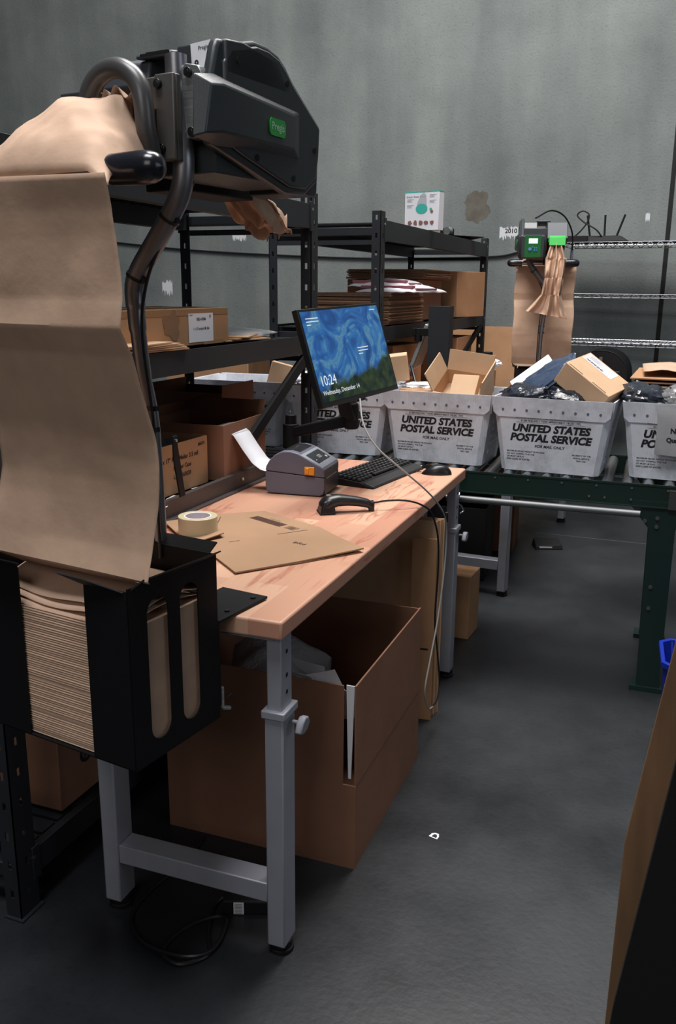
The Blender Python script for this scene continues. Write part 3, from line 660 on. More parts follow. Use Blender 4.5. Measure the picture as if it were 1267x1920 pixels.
def fanfold(label, loc, rz, flip=False):
    t = thing('fanfold_paper', label, 'paper', loc, rz, 'kraft paper fed through the packing machines')
    b = MB(); b.prism(zigzag_stack(110, .678, .962, .0085, .262, .002), -.398, -.012, 'x'); b.build('paper_stack', 'kraft', t)
    # loose upper layers sagging in the hopper mouth
    for k in range(3):
        def fn(u, v, k=k):
            x = -.392+.374*u; y = .012+.012*k+v*.22
            return (x, y, .968+.012*k+.022*math.sin(math.pi*v)*(.6+.3*k)-.010*math.sin(math.pi*u)*(1-v)+.004*math.sin(9*u+k))
        MB().grid(fn, 20, 14).build('loose_sheet', 'kraft', t, solid=.0006, sharp=60)
    # web: from the stack up over the roller bar
    prof = [(.20, .985), (.10, 1.02), (.032, 1.062), (.046, 1.12), (.062, 1.20), (.072, 1.286), (.066, 1.32), (.045, 1.40), (.020, 1.48), (-.010, 1.53), (-.006, 1.58), (-.010, 1.68), (-.024, 1.784)]
    creases = [.045+0, 1.286, 1.53, 1.782]
    def fw(u, v):
        f = v*(len(prof)-1); i = min(int(f), len(prof)-2); q = f-i
        y = prof[i][0]*(1-q)+prof[i+1][0]*q; z = prof[i][1]*(1-q)+prof[i+1][1]*q
        x = -.402+.432*u
        if z < 1.056: x = -.392+.374*u
        nz = noise.noise(Vector((u*2.2, z*5, 1.3)))*.010+noise.noise(Vector((u*5, z*9, 7.7)))*.004
        m_ = min(abs(z-c) for c in (1.286, 1.53, 1.782, 1.06)); k = min(1, m_/.05)
        crease = -.006*(1-k) if abs(z-1.286) > .05 else -.007*(1-k)
        return (x+.004*math.sin(z*21), y+nz*k+crease, z-.010*(u-.5)*(1 if z > 1.7 else 0))
    MB().grid(fw, 44, 130).build('paper_web', 'kraft', t, solid=.0008, sharp=24)
    # hood: gathers from the bar towards the hoop
    def fh(u, v):
        xa, xb = -.402+.432*u, -.215+.142*u
        s = v**.85; c = 1-(2*u-1)**2
        x = xa*(1-s)+xb*s
        y = -.024+.209*v+.020*(1-c)*v-.02*(1-v)*v
        z = 1.784+(.090*c+.043)*math.sin(math.pi/2*min(1, (v**.75)*1.2))+.030*v*c+noise.noise(Vector((u*3.5, v*3, 4.4)))*.020*math.sin(math.pi*v)-.016*abs(noise.noise(Vector((u*5+v*2, v*3-u*3, 9.1))))*math.sin(math.pi*v)+.006*math.sin(u*22)*v*v
        if u > .9: z -= (u-.9)*.25*(1-v)
        return (x, y, z)
    MB().grid(fh, 48, 26).build('gathered_hood', 'kraft', t, solid=.0008, sharp=30)
    MB().grid(lambda u, v: (-.215+.142*u+.02*math.sin(u*9)*(.3+v*.2)-(u-.5)*.06*v, .185+.12*v, 1.925+.03*math.sin(math.pi*u)*(1-v*.4)+.010*math.sin(u*25+v*3)-.02*v), 40, 8).build('gathered_throat', 'kraft', t, solid=.0008, sharp=30)
    # crumpled strip leaving the nozzle
    return t
f1 = fanfold('kraft fanfold paper rising from the black hopper over the near machine, closest to the camera', (-.925, 1.308, 0), -8.7)
def crumple(pts_w, nu=46, nv=50, amp=.016, seed=0, thick=.0008):
    """pleated strip: pts_w = [(center Vector, across Vector, out Vector, amp)]"""
    def fn(u, v):
        f = v*(len(pts_w)-1); i = min(int(f), len(pts_w)-2); q = f-i; q = q*q*(3-2*q)
        c, a, o, am = [pts_w[i][k]*(1-q)+pts_w[i+1][k]*q for k in range(4)]
        k = math.sin(u*17+seed+.8*math.sin(v*4))+.6*math.sin(u*31+2*seed)+.7*noise.noise(Vector((u*9, v*9, seed)))
        cr = noise.noise(Vector((u*11, v*9, seed+5)))*.6
        return c+a*(u-.5+.03*math.sin(v*9+u*5))+o*am*(k+cr)
    return MB().grid(fn, nu, nv)
V = Vector
crumple([(V((-.215, .64, 1.88)), V((.09, 0, 0)), V((0, 1, .3)), .008), (V((-.215, .67, 1.82)), V((.10, 0, .0)), V((0, 1, .3)), .014), (V((-.200, .74, 1.765)), V((.12, 0, .01)), V((0, .6, 1)), .018), (V((-.190, .80, 1.745)), V((.10, -.02, 0)), V((0, .3, 1)), .022)], seed=2).build('crumpled_output', 'kraft', f1, solid=.0008, sharp=20)
f2 = fanfold('kraft fanfold paper with a long crumpled strip hanging from the far packing machine', (-1.185, 6.75, 0), 191)
crumple([(V((-.215, .665, 1.90)), V((.085, 0, 0)), V((0, 1, 0)), .012), (V((-.215, .70, 1.80)), V((.13, 0, 0)), V((0, 1, 0)), .022), (V((-.205, .74, 1.68)), V((.12, 0, 0)), V((0, 1, 0)), .026), (V((-.195, .74, 1.57)), V((.14, 0, 0)), V((0, 1, 0)), .022), (V((-.18, .745, 1.44)), V((.27, .02, .05)), V((0, 1, 0)), .018)], seed=5, nv=70).build('crumpled_output', 'kraft', f2, solid=.0008, sharp=20)

# =================================================================== things on the foreground bench
BT = .8905
def superell(cx, cy, sx, sy, n=28, p=3.0):
    out = []
    for i in range(n):
        a = 2*math.pi*i/n; c, s = math.cos(a), math.sin(a)
        out.append((cx+sx*math.copysign(abs(c)**(2/p), c), cy+sy*math.copysign(abs(s)**(2/p), s)))
    return out
# --- label printer: local x along the visible side (0..0.22), y depth 0..0.18
t = thing('label_printer', 'grey desktop label printer with an orange latch on the bench top', 'printer', (-1.342, 2.757, BT), 5)
low = [(.012, .003), (.200, .003), (.213, .010), (.217, .025), (.217, .068), (0, .082), (0, .030), (.003, .012)]
upp = [(0, .084), (.217, .070), (.217, .098), (.205, .108), (.125, .150), (.095, .157), (.065, .155), (.038, .142), (.016, .120), (.004, .100)]
MB().prism(low, .002, .186, 'y').build('base', 'printer', t, bevel=.003, seg=3)
MB().prism(upp, .0, .188, 'y').build('lid', 'printer', t, bevel=.004, seg=3)
MB().prism([(.2165, .072), (.2165, .098), (.2045, .1088), (.133, .1470), (.133, .140), (.20, .09)], .004, .184, 'y').build('front_shell', 'printer_lt', t, bevel=.001)
MB().box(.2155, .2185, .012, .176, .008, .094).build('end_panel', 'plastic', t, bevel=.001)
MB().box(.2185, .2200, .030, .150, .062, .066).build('paper_slot', 'alu', t)
d = Decal(); sl = (-(.072), 0, .0385); xd = Vector((0, 1, 0)); yd = Vector((-.072, 0, .0385)).normalized()
o = Vector((.169, .094, .1280))
d.rect(-.070, .066, -.026, .028); pn = d.put('control_panel', 'plastic', t, o, xd, yd, .0012)
d = Decal()
for i in range(3): d.frame(-.012+i*.011, -.003+i*.011, -.008, .006, .0012)
d.rect(.040, .052, -.020, -.010); d.rect(-.058, -.050, -.012, -.009); d.put('panel_icons', 'white', pn, o, xd, yd, .002)
MB().prism([(.060, .1552), (.066, .1585), (.094, .1592), (.122, .1535), (.122, .150), (.094, .155)], .03, .16, 'y').build('media_window', mat('smoked_window', (.03, .03, .034), .12), t)
MB().box(.148, .184, -.006, .002, .078, .106).box(.153, .165, -.009, -.005, .082, .102).build('orange_latch', 'orange', t, bevel=.002)
MB().box(-.004, .01, .03, .15, .074, .088).build('label_mouth', 'bmatte', t)
# --- curling label strip out of the printer
pr = [(-1.345, .078), (-1.365, .083), (-1.395, .104), (-1.430, .150), (-1.462, .197), (-1.492, .222), (-1.520, .230), (-1.545, .226), (-1.565, .220)]
def fl(u, v):
    f = v*(len(pr)-1); i = min(int(f), len(pr)-2); q = f-i
    x = pr[i][0]*(1-q)+pr[i+1][0]*q; z = pr[i][1]*(1-q)+pr[i+1][1]*q
    return (x, 2.765+.125*u+(x+1.345)*.10+.002, BT+z)
lb = MB().grid(fl, 2, 42).build('label_strip', 'white', None, solid=.0006, sharp=70)
tag(lb, 'blank white label strip curling out of the left end of the grey printer', 'label')
d = MB().grid(lambda u, v: Vector(fl(u, .52+.012*v))+Vector((-.0002, 0, .0009)), 1, 1); d.build('perforation', mat('grey_line', (.45, .45, .5), .8), lb)
# --- keyboard
t = thing('keyboard', 'black full-size computer keyboard with a wrist rest at the back of the bench', 'keyboard', (-1.073, 3.205, BT), -8.5)
MB().prism([(-.085, 0), (.098, 0), (.100, .006), (.060, .013), (.045, .018), (-.080, .030), (-.085, .026)], -.225, .225, 'y').build('case', 'bmatte', t, bevel=.002)
MB().prism([(.048, .014), (.060, .0195), (.098, .010), (.101, .002), (.055, .002)], -.222, .222, 'y').build('wrist_rest', mat('wrist_rubber', (.017, .017, .018), .55), t, bevel=.003)
kp = MB().hexa([(-.0078, -.0078, 0), (.0078, -.0078, 0), (.0078, .0078, 0), (-.0078, .0078, 0)], [(-.006, -.006, .008), (.006, -.006, .008), (.006, .006, .008), (-.006, .006, .008)])
first = None
tilt = math.atan2(.012, .125)
for r in range(6):
    for c in range(16):
        if r == 5 and 4 <= c <= 9: continue
        x = -.066+r*.0195; y = -.208+c*.0277; z = .0215+(.045-x)*.095-.001
        if first is None: first = kp.build('key', mat('key_black', (.020, .020, .022), .42), t, bevel=.0012); k_ = first
        else: k_ = first.copy(); COL.objects.link(k_)
        k_.location = (x, y, z); k_.rotation_euler = (0, tilt, 0); k_.scale = (1, 1.42, 1)
sb = MB().box(.0235, .0385, -.095, .065, .0225, .030); sb.build('space_bar', mat('key_black', (.02, .02, .022), .42), t, bevel=.001)
# --- mouse
t = thing('computer_mouse', 'black computer mouse near the far corner of the bench top', 'mouse', (-.868, 3.330, BT), 12)
def fm(u, v):
    a = 2*math.pi*u; rx, ry, h = .060, .033, .038
    q = v*math.pi/2; r = math.cos(q)**.55; z = math.sin(q)
    x = rx*r*math.cos(a); y = ry*r*math.sin(a)*(1-.12*math.cos(a)); hh = h*(1-.30*((x-.015)/rx)**2-(.28 if x < 0 else 0)*(x/rx)**2)
    return (x, y, hh*z)
MB().grid(fm, 36, 14).build('shell', 'bplastic', t)
MB().cyl((-.036, -.004, .029), (-.036, .004, .029), .008, n=14).build('scroll_wheel', 'bmatte', t)
MB().box(-.058, -.008, -.0004, .0004, .020, .0345).build('button_gap', 'bmatte', t)
tag(MB().tube([(-.927, 3.318, BT+.006), (-.96, 3.33, BT+.004), (-.99, 3.40, BT+.0035), (-1.03, 3.46, BT+.0035), (-1.16, 3.475, BT+.0035)], .0022, n=6).build('mouse_cable', 'wire'), 'thin black cable running from the mouse around the keyboard', 'cable')
# --- hand barcode scanner lying down
t = thing('barcode_scanner', 'black handheld barcode scanner lying on the bench beside the printer', 'scanner', (-1.035, 2.585, BT), 33)
b = MB(); P = [(-.012, 0, .016), (-.006, 0, .026), (.006, 0, .035), (.030, 0, .041), (.070, 0, .038), (.105, 0, .033), (.134, 0, .026), (.150, 0, .013)]
Rr = [(.030, .020), (.033, .023), (.033, .024), (.028, .021), (.022, .0175), (.020, .016), (.019, .0145), (.016, .010)]
def fs(u, v):
    f = v*(len(P)-1); i = min(int(f), len(P)-2); q = f-i
    c = Vector(P[i])*(1-q)+Vector(P[i+1])*q; tn = (Vector(P[i+1])-Vector(P[i])).normalized()
    w_ = Rr[i][0]*(1-q)+Rr[i+1][0]*q; h = Rr[i][1]*(1-q)+Rr[i+1][1]*q
    up = Vector((-tn.z, 0, tn.x)); a = 2*math.pi*u
    k = 1 if 0 < v < 1 else .55
    return c+Vector((0, 1, 0))*math.cos(a)*w_*k+up*math.sin(a)*h*k
b.grid(fs, 28, 34); b.add([fs(i/28, 1) for i in range(28)], [list(range(28))]); b.add([fs(i/28, 0) for i in range(28)], [list(range(28))])
b.build('grip', 'bplastic', t)
MB().hexa([(-.030, -.037, 0), (.024, -.033, 0), (.024, .033, 0), (-.030, .037, 0)], [(-.018, -.028, .042), (.016, -.026, .056), (.016, .026, .056), (-.018, .028, .042)]).build('scan_head', 'bplastic', t, bevel=.007, seg=3)
MB().box(-.030, .020, -.034, .034, .0, .004).build('scan_window', 'bmatte', t, bevel=.001)
MB().prism([(.028, .040), (.036, .028), (.048, .026), (.052, .032), (.060, .044)], -.008, .008, 'y').build('trigger', 'bmatte', t, bevel=.002)
MB().cyl((.006, 0, .055), (.006, 0, .0592), .010, n=16).build('indicator', 'alu', t)
MB().hexa([(.140, -.010, 0), (.156, -.010, 0), (.156, .010, 0), (.140, .010, 0)], [(.134, -.012, .03), (.156, -.012, .034), (.156, .012, .034), (.134, .012, .03)]).build('butt', 'bplastic', t, bevel=.002)
tag(MB().tube([(-.905, 2.672, BT+.026), (-.87, 2.70, BT+.030), (-.82, 2.735, BT+.028), (-.775, 2.775, BT+.010), (-.744, 2.812, .862), (-.728, 2.85, .76), (-.732, 2.88, .62), (-.738, 2.885, .46), (-.735, 2.94, .28), (-.735, 2.975, .17), (-.730, 2.93, .125), (-.728, 2.86, .13)], .0032, n=8).build('scanner_cable', 'wire'), 'black cable from the handheld scanner drooping over the bench edge', 'cable')
tag(MB().tube([(-.99, 2.76, 1.245), (-.955, 2.70, 1.17), (-.90, 2.68, 1.10), (-.82, 2.70, 1.03), (-.76, 2.77, .955), (-.735, 2.86, .885), (-.728, 2.95, .80), (-.728, 2.96, .66), (-.728, 2.89, .47), (-.728, 2.80, .34), (-.728, 2.74, .24), (-.728, 2.80, .15), (-.728, 2.86, .128)], .0030, n=8).build('monitor_cable', 'gwire'), 'grey cable hanging from the monitor in a loop past the bench edge', 'cable')
MB().cyl((-.728, 2.955, .835), (-.728, 2.96, .80), .0055, n=10).build('cable_plug', 'wire', bpy.data.objects['monitor_cable'])
# --- flattened mailers, tape roll
def sheet(name, label, pts, z, th, m, cat='cardboard'):
    o = slab(name, [(x, y, z+(p[0] if p else 0)) for (x, y, *p) in pts], th, m); return tag(o, label, cat)
cm = sheet('flat_cardboard_mailer', 'large flattened brown cardboard mailer with a printed barcode on the bench top', [(-1.150, 2.02), (-1.011, 1.898), (-.90, 2.045), (-.775, 2.21, .006), (-.885, 2.305), (-.978, 2.385), (-1.222, 2.501), (-1.345, 2.40), (-1.262, 2.205)], BT+.007, .004, 'mailer')
u = slab('lower_layer', [(-1.15, 2.03, BT+.003), (-1.017, 1.902, BT+.003), (-.90, 2.04, BT+.003), (-.79, 2.19, BT+.003), (-.98, 2.37, BT+.003), (-1.22, 2.49, BT+.003), (-1.33, 2.39, BT+.003)], .003, 'edge', cm)
d = Decal()
for i in range(30): 
    x = -.075+i*.0048; d.rect(x, x+(.0034 if i % 3 else .0020), -.014, .014)
d.rect(-.077, .070, -.017, -.015); d.rect(-.077, .070, .015, .017); d.text('0 0 2 4 1 8', 0, .026, .010)
d.frame(.088, .128, -.014, .014, .0015)
for i in range(4): d.rect(.094, .122, -.009+i*.005, -.0068+i*.005)
d.put('printing', 'inkbrown', cm, (-1.15, 2.385, BT+.007), (.905, -.42, 0), (.42, .905, 0), .0006)
d = Decal(); d.rect(-.0, .10, -.0012, .0012); d.put('slit', 'ink', cm, (-1.063, 2.262, BT+.007), (.62, .78, 0), (-.78, .62, 0), .0006)
d = Decal(); d.rect(0, .032, -.001, .001); d.put('slit', 'ink', cm, (-1.155, 2.135, BT+.007), (.62, .78, 0), (-.78, .62, 0), .0006)
d = Decal(); d.text('ipfcd', 0, 0, .022, .0003); d.put('lettering', 'inkbrown', cm, (-.965, 2.20, BT+.007), (.8, -.25, 0), (.25, .8, 0), .0006)
sheet('flat_cardboard_mailer', 'smaller flat cardboard mailer under the roll of clear tape', [(-1.436, 2.243), (-1.338, 2.150), (-1.233, 2.079), (-1.190, 2.17, .010), (-1.26, 2.24), (-1.31, 2.37), (-1.37, 2.345)], BT+.012, .003, 'mailer')
sheet('flat_cardboard_mailer', 'dark-edged cardboard strip poking out beside the tape roll', [(-1.40, 2.10), (-1.28, 2.055), (-1.16, 2.135), (-1.162, 2.142), (-1.28, 2.075), (-1.39, 2.12)], BT+.004, .003, 'edge')
t = thing('tape_roll', 'roll of clear packing tape on flat cardboard on the bench', 'tape', (-1.280, 2.178, BT+.0125))
MB().ring((0, 0), .0575, .0395, 0, .050, 48).build('tape', 'tapeside', t, bevel=.0015)
MB().ring((0, 0), .0396, .0365, .0005, .0495, 48).build('core', 'tapecore', t)

# =================================================================== monitor on its arm
cx = Vector((-1.071, 2.893, 1.387)); th_, ti_, ro_ = .176, .296, .033
wv = Vector((math.sin(th_), math.cos(th_), 0)); nn = Vector((math.cos(th_), -math.sin(th_), 0))
up = Vector((0, 0, 1))*math.cos(ti_)-nn*math.sin(ti_)
w2 = wv*math.cos(ro_)+up*math.sin(ro_); u2 = -wv*math.sin(ro_)+up*math.cos(ro_); n2_ = w2.cross(u2)
mx = Matrix((w2, u2, n2_)).transposed().to_4x4(); mx.translation = cx
t = thing('computer_monitor', 'black flat monitor on an arm showing a blue lock screen with the time', 'monitor', mx=mx)
MB().box(-.2675, .2675, -.1625, .1625, -.022, 0).build('bezel', 'bplastic', t, bevel=.002)
MB().box(-.17, .17, -.11, .11, -.050, -.022).build('rear_housing', 'bmatte', t, bevel=.008)
def screen_mat():
    m = bpy.data.materials.new('lock_screen'); m.use_nodes = True; nt = m.node_tree; L = nt.links; N = nt.nodes.new
    b = nt.nodes['Principled BSDF']; tc = N('ShaderNodeTexCoord')
    b.inputs['Base Color'].default_value = (.004, .004, .005, 1); b.inputs['Roughness'].default_value = .25
    n = N('ShaderNodeTexNoise'); n.inputs['Scale'].default_value = 7; n.inputs['Detail'].default_value = 3; n.inputs['Distortion'].default_value = 2.6; L.new(tc.outputs['Object'], n.inputs[0])
    r = N('ShaderNodeValToRGB'); e = r.color_ramp.elements; e[0].position = .28; e[0].color = (.010, .055, .19, 1); e[1].position = .72; e[1].color = (.16, .33, .46, 1)
    for p, c in ((.42, (.018, .10, .33, 1)), (.52, (.035, .17, .42, 1)), (.57, (.10, .25, .38, 1)), (.64, (.045, .19, .40, 1))):
        x = e.new(p); x.color = c
    L.new(n.outputs[0], r.inputs[0])
    n2 = N('ShaderNodeTexNoise'); n2.inputs['Scale'].default_value = 26; n2.inputs['Detail'].default_value = 5; L.new(tc.outputs['Object'], n2.inputs[0])
    r2 = N('ShaderNodeValToRGB'); e = r2.color_ramp.elements; e[0].position = .35; e[0].color = (.002, .010, .012, 1); e[1].position = .75; e[1].color = (.035, .065, .015, 1); L.new(n2.outputs[0], r2.inputs[0])
    s = N('ShaderNodeSeparateXYZ'); L.new(tc.outputs['Object'], s.inputs[0])
    n4 = N('ShaderNodeTexNoise'); n4.inputs['Scale'].default_value = 9; L.new(tc.outputs['Object'], n4.inputs[0])
    a = N('ShaderNodeMath'); a.operation = 'MULTIPLY_ADD'; L.new(n4.outputs[0], a.inputs[0]); a.inputs[1].default_value = .14; L.new(s.outputs[1], a.inputs[2])
    k = N('ShaderNodeMath'); k.operation = 'MULTIPLY_ADD'; L.new(s.outputs[0], k.inputs[0]); k.inputs[1].default_value = -.16; L.new(a.outputs[0], k.inputs[2])
    lt = N('ShaderNodeMapRange'); lt.inputs[1].default_value = .015; lt.inputs[2].default_value = -.012; L.new(k.outputs[0], lt.inputs[0])
    mx_ = N('ShaderNodeMix'); mx_.data_type = 'RGBA'; L.new(lt.outputs[0], mx_.inputs[0]); L.new(r.outputs[0], mx_.inputs[6]); L.new(r2.outputs[0], mx_.inputs[7])
    L.new(mx_.outputs[2], b.inputs['Emission Color']); b.inputs['Emission Strength'].default_value = .85
    return m
M['screen'] = screen_mat(); M['uiwhite'] = mat('screen_white', (.1, .1, .1), .5, emit=((.85, .92, 1.0), .8))
d = Decal(); d.rect(-.258, .258, -.146, .153); sc_ = d.put('screen', 'screen', t, (0, 0, 0), (1, 0, 0), (0, 1, 0), .0008)
d = Decal()
d.text('10:24', -.245, -.078, .048, .0, align='LEFT', sx=.95); d.text('Wednesday, December 14', -.245, -.117, .022, 0, align='LEFT')
for x, y, ws in ((-.235, .128, (.075, .075, .025)), (.045, .010, (.075, .07, .03))):
    for i, q in enumerate(ws): d.rect(x, x+q, y-i*.0105, y-i*.0105+.0028)
d.rect(.195, .235, .138, .1405)
d.put('lettering', 'uiwhite', sc_, (0, 0, 0), (1, 0, 0), (0, 1, 0), .0016)
MB().box(-.02, .02, -.1625, -.170, -.018, -.004).build('bottom_tab', 'bplastic', t)
ar = thing('monitor_stand', 'black clamp-on arm holding the lit monitor over the bench', 'stand', (-1.395, 3.10, BT))
MB().cyl((0, 0, .0), (0, 0, .235), .022, n=20).box(-.045, .045, -.045, .045, 0, .012).build('pole', 'blk', ar, bevel=.002)
MB().cyl((0, 0, .105), (0, 0, .20), .032, n=20).build('pivot', 'blk', ar, bevel=.003)
MB().hexa([(.0, -.022, .145), (.27, -.075, .215), (.27, -.035, .215), (.0, .022, .145)], [(.0, -.022, .185), (.27, -.075, .262), (.27, -.035, .262), (.0, .022, .185)]).build('lower_arm', 'blk', ar, bevel=.006)
MB().cyl((.27, -.055, .205), (.27, -.055, .30), .026, n=20).hexa([(.235, -.09, .255), (.295, -.09, .24), (.295, -.01, .24), (.235, -.01, .255)], [(.205, -.11, .45), (.235, -.11, .45), (.235, -.03, .45), (.205, -.03, .45)]).build('head_bracket', 'bmatte', ar, bevel=.004)
ml = Matrix.Translation(-Vector((-1.395, 3.10, BT))) @ mx
pt_ = MB().box(-.055, .055, -.055, .055, -.062, -.051).box(-.03, .03, -.10, .04, -.085, -.062); pt_.v = [ml @ v for v in pt_.v]; pt_.build('mount_plate', 'bmatte', ar, bevel=.002)

# =================================================================== near shelving: boxes
c = carton('long taped cardboard box with a white address label on the near shelf', (-1.675, 2.45, 1.412), (.30, .80, .120), 0, m='card')
d = Decal(); d.rect(-.082, .082, -.048, .046); lo = d.put('shipping_label', 'white', c, (.15, .205, .058), (0, 1, 0), (0, 0, 1), .0012)
d = Decal(); d.text('FBE-H9FM', 0, .026, .014, .0002); d.text('1 x 15 box/pcs M, Bak', 0, -.004, .012, .0002); d.rect(-.075, -.055, .040, .042); d.rect(.058, .064, .030, .040); d.put('lettering', 'ink', lo, (.15, .205, .058), (0, 1, 0), (0, 0, 1), .002)
d = Decal(); d.poly(blob(0, 0, .05, .042, 1.7, 22, .5)); d.put('torn_patch', mat('torn_card', (.26, .14, .07), .85), c, (.15, .02, .068), (0, 1, 0), (0, 0, 1), .001)
d = Decal(); d.rect(-.395, .395, .098, .1185); d.put('packing_tape', 'tapestrip', c, (.15, 0, 0), (0, 1, 0), (0, 0, 1), .0008)
d = Decal(); d.rect(.22, .36, .0, .012); d.put('packing_tape', 'tapestrip', c, (.15, 0, 0), (0, 1, 0), (0, 0, 1), .0008)
for i, (yy, w_, m_) in enumerate(((2.30, .30, 'card'), (2.27, .34, 'card_lt'), (2.29, .28, 'card'), (2.26, .30, 'card_lt'), (2.24, .26, 'card_lt'))):
    tag(MB().box(-.045, .045, -w_/2, w_/2, 0, .004).build('cardboard_offcut', m_, loc=(-1.502+.002*i, yy, 1.412+.0055*i), rz=2*i-3), 'flat cardboard offcut in front of the taped box, '+('lowest', 'second lowest', 'middle one', 'second highest', 'topmost')[i]+' of the little pile', 'cardboard', 'cardboard offcuts on the near shelf')
tag(MB().grid(lambda u, v: ((u-.5)*.36, (v-.5)*.44, .006+.026*math.sin(math.pi*u)**.5*math.sin(math.pi*v)**.5+.004*noise.noise(Vector((u*5, v*5, 0)))), 24, 24).build('padded_mailer', 'wplastic', loc=(-1.74, 3.19, 1.412), rz=12, solid=.003), 'plump white mailer lying on the near shelf beside the taped box', 'mailer')
for i in range(3): tag(MB().box(-.10, .10, -.14, .14, 0, .004).build('cardboard_offcut', 'card_lt' if i != 1 else 'card', loc=(-1.60-.01*i, 2.98+.02*i, 1.412+.0055*i), rz=14*i-10), 'small cardboard sheet beside the plump white mailer, '+('lowest', 'middle', 'topmost')[i]+' of three', 'cardboard', 'small cardboard sheets beside the white mailer')

Z1 = .937
c = carton('open cardboard carton printed with poly mailer size, holding dark bags, on the lower near shelf', (-1.640, 2.500, Z1+.001), (.24, .32, .165), -2, True, (), m='card')
d = Decal(); d.text('14 x 17" Poly Mailer 3.5 mil', -.02, .115, .0215, .0004); d.text('100 per Case', .0, .085, .0200, .0004); d.text('Lot #260020', .0, .056, .0200, .0004); d.text('#667X', .122, .143, .015, .0004)
d.put('lettering', 'ink', c, (.12, 0, 0), (0, 1, 0), (0, 0, 1), .0008)
tag(MB().grid(lambda u, v: ((u-.5)*.215, (v-.5)*.29, .055+.085*math.sin(math.pi*u)**.6*math.sin(math.pi*v)**.6+.02*noise.noise(Vector((u*6, v*6, 2)))), 26, 30).build('plastic_bag', mat('dark_grey_bag', (.06, .065, .07), .4, bump=.4, bump_scale=20), loc=(-1.640, 2.50, Z1+.035), rz=-2, solid=.003), 'crumpled dark grey plastic bag inside the open poly mailer carton', 'bag')
c = carton('small cardboard carton with black capital letters at the very end of the lower near shelf', (-1.60, 2.18, Z1+.001), (.18, .34, .085), -2, m='card')
d = Decal(); d.text('AC', .105, .020, .055, .001); d.text('8', .125, .068, .02, .001); d.put('lettering', 'ink', c, (.09, 0, 0), (0, 1, 0), (0, 0, 1), .0008)
b = MB().add([(-.006, -.012, .20), (-.006, .012, .20), (-.006, .014, .17), (-.006, .050, .0), (-.006, .018, .0), (-.006, -.012, .13),
              (0, -.012, .20), (0, .012, .20), (0, .014, .17), (0, .050, .0), (0, .018, .0), (0, -.012, .13)], [(0, 1, 2, 3, 4, 5), (11, 10, 9, 8, 7, 6)]+[(i, (i+1) % 6, 6+(i+1) % 6, 6+i) for i in range(6)])
lv = thing('black_bracket', 'bent black steel bracket leaning at the shelf edge beside the near machine paper', 'bracket', (-1.440, 2.33, .955))
b.build('strap', 'blk', lv, bevel=.002); MB().cyl((0, 0, .185), (.005, 0, .185), .005, n=10).build('screw', 'chrome', lv)
carton('open cardboard box whose corner stands right behind the label strip', (-1.640, 2.865, Z1+.001), (.33, .36, .195), 2, True, (('-x', 120), ('+y', 78)), m='card_dk', flap_len=.05)
carton('brown open box with raised flaps, behind the box next to the label strip', (-1.85, 3.22, Z1+.001), (.33, .28, .255), 0, True, (('+x', 88), ('-x', 95)), m='card_dk', flap_len=.03)
carton('tall cardboard box standing on the floor left of the leftmost mail tub', (-2.48, 4.55, 0), (.50, .42, 1.265), 4, m='card')
# small white tags lying on the lower deck
for i, (x, y, rz) in enumerate(((-1.49, 2.40, 8), (-1.485, 2.56, -12), (-1.48, 2.30, 20))):
    tag(MB().box(-.022, .022, -.03, .03, 0, .0015).build('paper_tag', 'white', loc=(x, y, Z1), rz=rz), 'little white paper tag on the lower near shelf deck, '+('middle', 'rightmost', 'leftmost')[i]+' of three', 'tag', 'paper tags on the lower near shelf')
# bottom level of the near shelving and the floor under the bench
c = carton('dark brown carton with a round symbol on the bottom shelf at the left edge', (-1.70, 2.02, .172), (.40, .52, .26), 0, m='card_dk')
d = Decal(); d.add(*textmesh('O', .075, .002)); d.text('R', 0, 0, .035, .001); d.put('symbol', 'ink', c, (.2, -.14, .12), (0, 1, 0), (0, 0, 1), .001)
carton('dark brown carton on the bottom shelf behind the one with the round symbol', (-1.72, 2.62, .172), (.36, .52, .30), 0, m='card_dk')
sheet('cardboard_offcut', 'pale cardboard piece lying on the bottom shelf carton under the paper hopper', [(-1.60, 1.80), (-1.48, 1.78), (-1.47, 1.92), (-1.58, 1.93)], .438, .004, 'card_lt')
# large open box under the bench
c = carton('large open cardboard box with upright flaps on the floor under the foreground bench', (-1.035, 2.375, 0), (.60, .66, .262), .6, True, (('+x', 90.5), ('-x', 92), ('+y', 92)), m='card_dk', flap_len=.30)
MB().box(-.296, .262, -.330, -.325, .262, .560).build('flap', 'card_dk', c)
d = Decal(); d.rect(-.32, .32, -.0015, .0015); d.put('crease', 'edge', c, (.30, 0, .260), (0, 1, 0), (0, 0, 1), .0008)
rnd = random.Random(4)
for i in range(7):
    x, y = (.235-rnd.random()*.12, -.27+rnd.random()*.10); ph = rnd.random()*3
    mz = MB().box(-.055, .055, -.0006, .0006, -.10, .075).build('paper_sheet', 'white', loc=(-1.065+x, 2.415+y, .475-.010*(i % 4)))
    mz.rotation_euler = (R_(rnd.uniform(12, 38)), R_(rnd.uniform(-22, 22)), R_(rnd.uniform(-20, 30)))
    tag(mz, 'white paper sheet sticking up in the near corner of the large open box', 'paper', 'white papers in the large open box')
tag(MB().grid(lambda u, v: ((u-.5)*.30, (v-.5)*.24, .05*math.sin(u*4)+.07*v+.02*noise.noise(Vector((u*5, v*5, 3)))), 16, 16).build('bubble_wrap', mat('milky_film', (.4, .4, .41), .3, trans=.3, bump=.6, bump_scale=90), loc=(-1.03, 2.20, .455), rz=20, solid=.002), 'milky plastic film heaped in the near end of the large open box', 'film')
